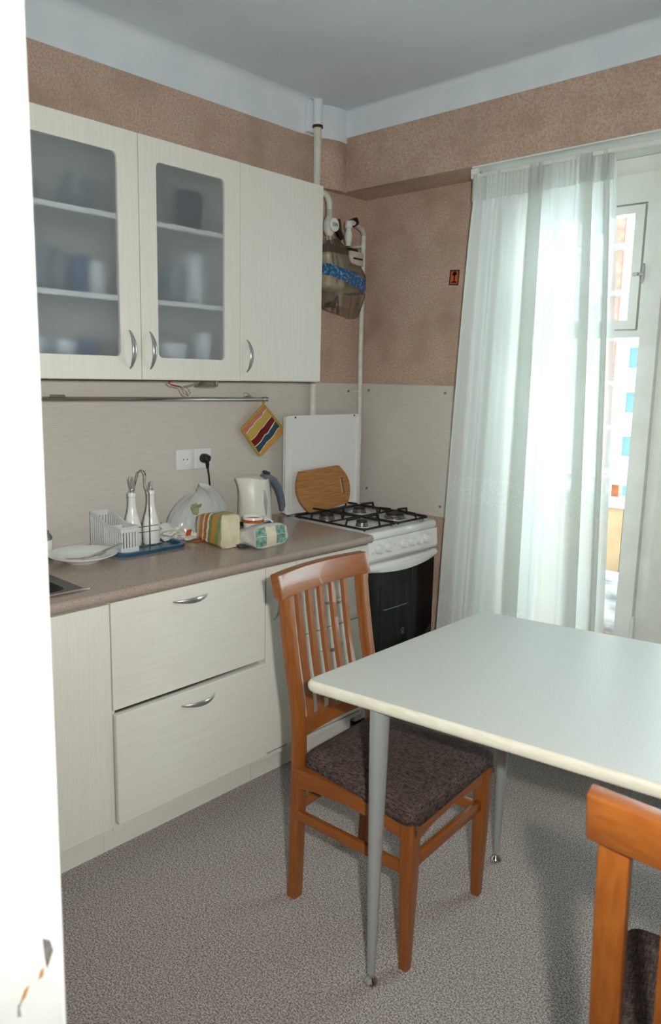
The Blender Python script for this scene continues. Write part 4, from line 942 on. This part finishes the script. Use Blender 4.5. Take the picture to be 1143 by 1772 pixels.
# mug
mg = thing('mug', 'white mug with orange stripe behind the food pack', 'mug', (.285, -.955, Z0))
build(MB().lathe([(.026, 0), (.03, .002), (.038, .03), (.042, .072), (.0405, .074), (.0385, .072), (.035, .03), (.027, .006), (0, .006)], (.285, -.955, Z0), 32), 'body', 'porcelain', parent=mg, ang=60)
build(MB().lathe([(.0417, .052), (.0425, .064)], (.285, -.955, Z0), 32), 'stripe', 'jar_orange', parent=mg)
build(MB().tube([(.30, -.918, Z0 + .056), (.312, -.900, Z0 + .060), (.320, -.886, Z0 + .05), (.320, -.884, Z0 + .032), (.313, -.897, Z0 + .02), (.30, -.921, Z0 + .018)], .0042, 10), 'handle', 'porcelain', parent=mg)
# kettle
kt = thing('electric_kettle', 'cream electric kettle with grey handle standing by the stove', 'kettle', (.125, -.805, Z0))
kc = V(.125, -.805, 0)
build(MB().lathe([(.072, 0), (.075, .004), (.075, .014), (.066, .018)], (kc.x, kc.y, Z0), 32), 'power_base', 'dark_grey', parent=kt)
def kbody(u, v):
    a = 2 * PI * u; z = Z0 + .018 + .185 * v; r = .070 - .016 * v + .004 * math.sin(PI * v)
    x = r * .95 * math.cos(a); y = r * 1.08 * math.sin(a)
    sp = max(0, -math.sin(a)) ** 10
    y -= sp * (.050 * v ** 3.0); 
    top = .016 * (math.sin(a) * -.5 + .2) * (v > .99)
    return V(kc.x + x, kc.y + y, z - (.012 * (1 + math.sin(a)) if v > .99 else 0))
kb_ = MB().grid(48, 20, kbody, True)
build(kb_, 'body', 'kettle_white', parent=kt, ang=60)
top = [kbody(k / 48, 1) for k in range(48)]; tc_ = V(kc.x, kc.y - .005, Z0 + .213)
lidm = MB(); r1 = [q.lerp(tc_, .45) + V(0, 0, .004) for q in top]
lidm.add(top + r1 + [tc_], [(k, (k + 1) % 48, 48 + (k + 1) % 48, 48 + k) for k in range(48)] + [(48 + k, 48 + (k + 1) % 48, 96) for k in range(48)])
build(lidm, 'lid', 'kettle_white', parent=kt, ang=80)
hp = [(kc.x, -.764, Z0 + .194), (kc.x, -.735, Z0 + .192), (kc.x, -.70, Z0 + .175), (kc.x, -.672, Z0 + .14), (kc.x, -.655, Z0 + .10), (kc.x, -.645, Z0 + .06), (kc.x, -.648, Z0 + .04)]
kh = build(MB().tube(hp, [.017, .018, .017, .0165, .015, .013, .008], 14, flat=1.0), 'handle', 'kettle_grey', parent=kt)
build(MB().tube([(kc.x, -.758, Z0 + .196), (kc.x, -.742, Z0 + .16), (kc.x, -.736, Z0 + .10), (kc.x, -.730, Z0 + .03)], [.018, .022, .018, .014], 14), 'handle_mount', 'kettle_grey', parent=kt)
build(MB().obox((kc.x, -.742, Z0 + .214), (.022, .03, .012), (-.35, 0, 0), .004), 'lid_button', 'dark_grey', parent=kt)
build(MB().tube([kbody(.006, .15) + V(.001, 0, 0), kbody(.004, .45) + V(.0012, 0, 0), kbody(.004, .72) + V(.001, 0, 0)], [.003, .010, .003], 12, flat=.15, up=(1, 0, 0)), 'water_gauge', 'leg_metal', parent=kt)

# ================================================================ TABLE
TZ1, TZ0 = .756, .7265
A0 = V(1.262, -1.652, 0); A1 = V(1.264, -.856, 0)
d1 = V(math.cos(.155), math.sin(.155), 0); d2 = V(math.cos(.205), math.sin(.205), 0)
TP = [A0, A0 + d1 * 1.22, A1 + d2 * 1.18, A1]
def rounded(poly, r, n=5):
    out = []
    for i in range(len(poly)):
        p = poly[i]; a = (poly[i - 1] - p).normalized(); b = (poly[(i + 1) % len(poly)] - p).normalized()
        p0 = p + a * r; p1 = p + b * r
        for k in range(n + 1):
            t = k / n; out.append(p0 * (1 - t) ** 2 + p * 2 * t * (1 - t) + p1 * t * t)
    return out
cen = sum(TP, V(0, 0, 0)) / 4
tb = thing('kitchen_table', 'pale grey laminate kitchen table with rounded edge and tapered metal legs', 'table', (cen.x, cen.y, 0))
def ringp(ins, z): return [V(q.x, q.y, z) + ((cen - q).normalized() * ins) for q in rounded(TP, .028)]
hN = (TZ1 - TZ0) / 2
rings = [ringp(.012 - .012 * math.sin(PI * k / 8), TZ0 + hN - hN * math.cos(PI * k / 8)) for k in range(9)]
te = MB(); n = len(rings[0])
for r in rings: te.v += r
for j in range(8): te.f += [(j * n + i, j * n + (i + 1) % n, (j + 1) * n + (i + 1) % n, (j + 1) * n + i) for i in range(n)]
te.f.append(tuple(range(n)))
build(te, 'edge_band', 'table_edge', parent=tb, ang=40)
tt = MB(); top_in = ringp(.0125, TZ1 + .0002); tt.add(top_in + [q - V(0, 0, .003) for q in top_in], [tuple(range(n)), tuple(range(n, 2 * n))] + [(i, (i + 1) % n, n + (i + 1) % n, n + i) for i in range(n)])
build(tt, 'table_top', 'table_top', parent=tb, ang=30)
for x, y in ((1.447, -1.585), (1.416, -.941), (2.31, -1.44), (2.24, -.80)):
    lg = build(MB().lathe([(.0095, .028), (.010, .032), (.0150, .25), (.0205, .52), (.0235, .68), (.0238, TZ0 + .002)], (x, y, 0), 28), 'leg', 'leg_metal', parent=tb)
    build(MB().lathe([(.0, 0), (.0175, 0), (.0185, .004), (.016, .010), (.008, .016), (.0065, .02), (.0065, .030)], (x, y, 0), 24), 'foot', 'chrome', parent=lg)

# ================================================================ CHAIRS
def make_chair(label, loc, rz):
    t = thing('dining_chair', label, 'chair', (0, 0, 0), 'orange brown slat back dining chairs')
    HW = .170
    def bow(y): return -.024 * (1 - min(1, (y / .2)) ** 2)
    prof = [(0, -.206), (.1, -.202), (.25, -.197), (.40, -.194), (.50, -.196), (.58, -.203), (.69, -.225), (.79, -.241), (.884, -.253)]
    for s in (-1, 1):
        mb = MB(); vs = []; fs = []
        for z, x in prof:
            k = .030 if z < .45 else .028; hw = .018
            yc = s * (HW - .006 * max(0, .4 - z))
            vs += [V(x - k / 2, yc - hw, z), V(x + k / 2, yc - hw, z), V(x + k / 2, yc + hw, z), V(x - k / 2, yc + hw, z)]
        for j in range(len(prof) - 1): fs += [(j * 4 + i, j * 4 + (i + 1) % 4, j * 4 + 4 + (i + 1) % 4, j * 4 + 4 + i) for i in range(4)]
        fs += [(0, 1, 2, 3), tuple(len(vs) - 4 + i for i in range(4))]
        b = bmesh.new(); bv = [b.verts.new(v) for v in vs]; [b.faces.new([bv[i] for i in f]) for f in fs]
        bmesh.ops.recalc_face_normals(b, faces=b.faces)
        ed = [e for e in b.edges if abs((e.verts[0].co - e.verts[1].co).normalized().z) > .8]
        bmesh.ops.bevel(b, geom=ed, offset=.003, segments=2, profile=.5, affect='EDGES')
        build(MB().bm(b), 'leg', 'wood', parent=t, ang=30)
        # front leg, tapered and square
        fl2 = MB(); x0, y0 = .187, s * .186
        def sec(z, h, dx=0): return [V(x0 + dx - h, y0 - h, z), V(x0 + dx + h, y0 - h, z), V(x0 + dx + h, y0 + h, z), V(x0 + dx - h, y0 + h, z)]
        b = bmesh.new(); L = [sec(0, .0125), sec(.25, .0185), sec(.412, .0195)]; bv = [[b.verts.new(q) for q in r] for r in L]
        for j in range(2):
            for i in range(4): b.faces.new([bv[j][i], bv[j][(i + 1) % 4], bv[j + 1][(i + 1) % 4], bv[j + 1][i]])
        b.faces.new(bv[0]); b.faces.new(bv[2]); bmesh.ops.recalc_face_normals(b, faces=b.faces)
        ed = [e for e in b.edges if abs((e.verts[0].co - e.verts[1].co).normalized().z) > .8]
        bmesh.ops.bevel(b, geom=ed, offset=.003, segments=2, profile=.5, affect='EDGES')
        build(MB().bm(b), 'leg', 'wood', parent=t, ang=30)
        # side rail under the seat (curved lower edge) and side stretcher
        P = [(-.19, .352), (-.12, .366), (0, .372), (.10, .366), (.17, .352), (.17, .412), (-.19, .412)]
        build(MB().prism([P], lambda a, b_: (a, s * .172, b_), lambda a, b_: (a, s * .194, b_)), 'seat_rail', 'wood_x', parent=t, smooth=False)
        build(MB().box((-.19, s * .184 - .009, .256), (.175, s * .184 + .009, .284), .003), 'stretcher', 'wood_x', parent=t)
    P = [(-.17, .352), (-.10, .368), (0, .374), (.10, .368), (.17, .352), (.17, .412), (.12, .409), (0, .403), (-.12, .409), (-.17, .412)]
    build(MB().prism([P], lambda a, b_: (.180, a, b_), lambda a, b_: (.202, a, b_)), 'seat_rail', 'wood_y', parent=t, smooth=False)
    build(MB().box((-.205, -.17, .36), (-.185, .17, .41), .002), 'seat_rail', 'wood_y', parent=t)
    build(MB().box((.178, -.172, .272), (.196, .172, .302), .003), 'stretcher', 'wood_y', parent=t)
    build(MB().box((-.206, -.17, .272), (-.188, .17, .30), .003), 'stretcher', 'wood_y', parent=t)
    # crest rail, bowed backwards
    cr = MB(); NS = 20
    secs = []
    for k in range(NS + 1):
        y = -.202 + .404 * k / NS; o_ = bow(y)
        secs.append([V(-.268 + o_, y, .880), V(-.236 + o_, y, .880), V(-.2535 + o_, y, .945), V(-.2835 + o_, y, .945)])
    b = bmesh.new(); bv = [[b.verts.new(q) for q in r] for r in secs]
    for j in range(NS):
        for i in range(4): b.faces.new([bv[j][i], bv[j][(i + 1) % 4], bv[j + 1][(i + 1) % 4], bv[j + 1][i]])
    b.faces.new(bv[0]); b.faces.new(bv[-1]); bmesh.ops.recalc_face_normals(b, faces=b.faces)
    ed = [e for e in b.edges if e.calc_face_angle(0) > .8]
    bmesh.ops.bevel(b, geom=ed, offset=.0035, segments=2, profile=.5, affect='EDGES')
    build(MB().bm(b), 'crest_rail', 'wood_y', parent=t, ang=30)
    # lower back rail
    lr = MB(); NS = 14; secs = []
    for k in range(NS + 1):
        y = -.168 + .336 * k / NS; o_ = bow(y) * .8
        secs.append([V(-.207 + o_, y, .482), V(-.187 + o_, y, .482), V(-.189 + o_, y, .520), V(-.209 + o_, y, .520)])
    for r in secs: lr.v += r
    for j in range(NS): lr.f += [(j * 4 + i, j * 4 + (i + 1) % 4, j * 4 + 4 + (i + 1) % 4, j * 4 + 4 + i) for i in range(4)]
    lr.f += [(0, 1, 2, 3), tuple(NS * 4 + i for i in range(4))]
    build(lr, 'back_rail', 'wood_y', parent=t, ang=30)
    def px(z):
        for (z0, x0), (z1, x1) in zip(prof, prof[1:]):
            if z0 <= z <= z1: return x0 + (x1 - x0) * (z - z0) / (z1 - z0)
        return prof[-1][1]
    for y in (-.104, -.052, 0, .052, .104):
        sl = MB(); zs = [.515, .58, .64, .70, .76, .82, .885]; w_ = .0085
        for z in zs:
            x = px(z) + bow(y) * (.8 + .2 * (z - .515) / .37); sl.v += [V(x - .007, y - w_, z), V(x + .007, y - w_, z), V(x + .007, y + w_, z), V(x - .007, y + w_, z)]
        for j in range(len(zs) - 1): sl.f += [(j * 4 + i, j * 4 + (i + 1) % 4, j * 4 + 4 + (i + 1) % 4, j * 4 + 4 + i) for i in range(4)]
        sl.f += [(0, 1, 2, 3), tuple(len(sl.v) - 4 + i for i in range(4))]
        build(sl, 'back_slat', 'wood', parent=t, ang=20)
    # padded seat with fabric cover
    SP = [V(-.186, -.168, 0), V(.213, -.214, 0), V(.213, .214, 0), V(-.186, .168, 0)]
    outline = rounded(SP, .03, 5); n_ = len(outline); c0 = V(.02, 0, 0)
    levels = [(.965, .402), (.995, .406), (1.0, .422), (.992, .438), (.96, .449), (.85, .458), (.6, .464), (.3, .467)]
    st_ = MB()
    for k, z in levels:
        for i, q in enumerate(outline):
            w_ = c0 + (q - c0) * k; dz = .004 * math.sin(i * 2.7) if z < .41 else 0
            sag = .008 * (1 - abs(w_.y) / .21) * (w_.x > .15) if z < .43 else 0
            st_.v.append(V(w_.x, w_.y, z + dz - sag))
    for j in range(len(levels) - 1): st_.f += [(j * n_ + i, j * n_ + (i + 1) % n_, (j + 1) * n_ + (i + 1) % n_, (j + 1) * n_ + i) for i in range(n_)]
    st_.v.append(V(.02, 0, .468)); L = (len(levels) - 1) * n_
    st_.f += [(L + i, L + (i + 1) % n_, len(st_.v) - 1) for i in range(n_)]; st_.f.append(tuple(range(n_)))
    pad = build(st_, 'seat_cover', 'tweed', parent=t, ang=60)
    # ties hanging at the corners
    for (x, y) in ((.205, -.2), (.205, .2)):
        build(MB().tube([(x, y, .41), (x + .006, y + .002, .39), (x + .003, y + .006, .375)], [.003, .0025, .0012], 6), 'tie', 'tweed', parent=pad)
    t.location = loc; t.rotation_euler = (0, 0, rz); return t
make_chair('orange brown slat back chair with dark tweed seat tucked under the table', (1.28, -1.314, 0), .062)
make_chair('orange brown chair in the right foreground seen from behind', (2.284, -1.719, 0), math.radians(101)).scale = (1.05, 1.05, 1.05)

# chipped paint on the door lining
chip('paint_chip', 'chip_dark', -2.583, .921, [(-.004, .020), (.003, .014), (.006, .002), (.002, -.008), (-.001, -.014), (-.003, 0)])
chip('paint_chip', 'chip_wood', -2.591, .904, [(-.002, -.004), (.003, -.003), (.004, .006), (.0, .004)])
chip('paint_chip', 'chip_wood', -2.606, .894, [(-.006, -.008), (.0, -.004), (.004, .006), (-.001, .004)])
chip('paint_chip', 'dust_grey', -2.612, .882, [(-.003, -.008), (.001, -.010), (.0, .0), (.003, .006), (-.002, .004)])
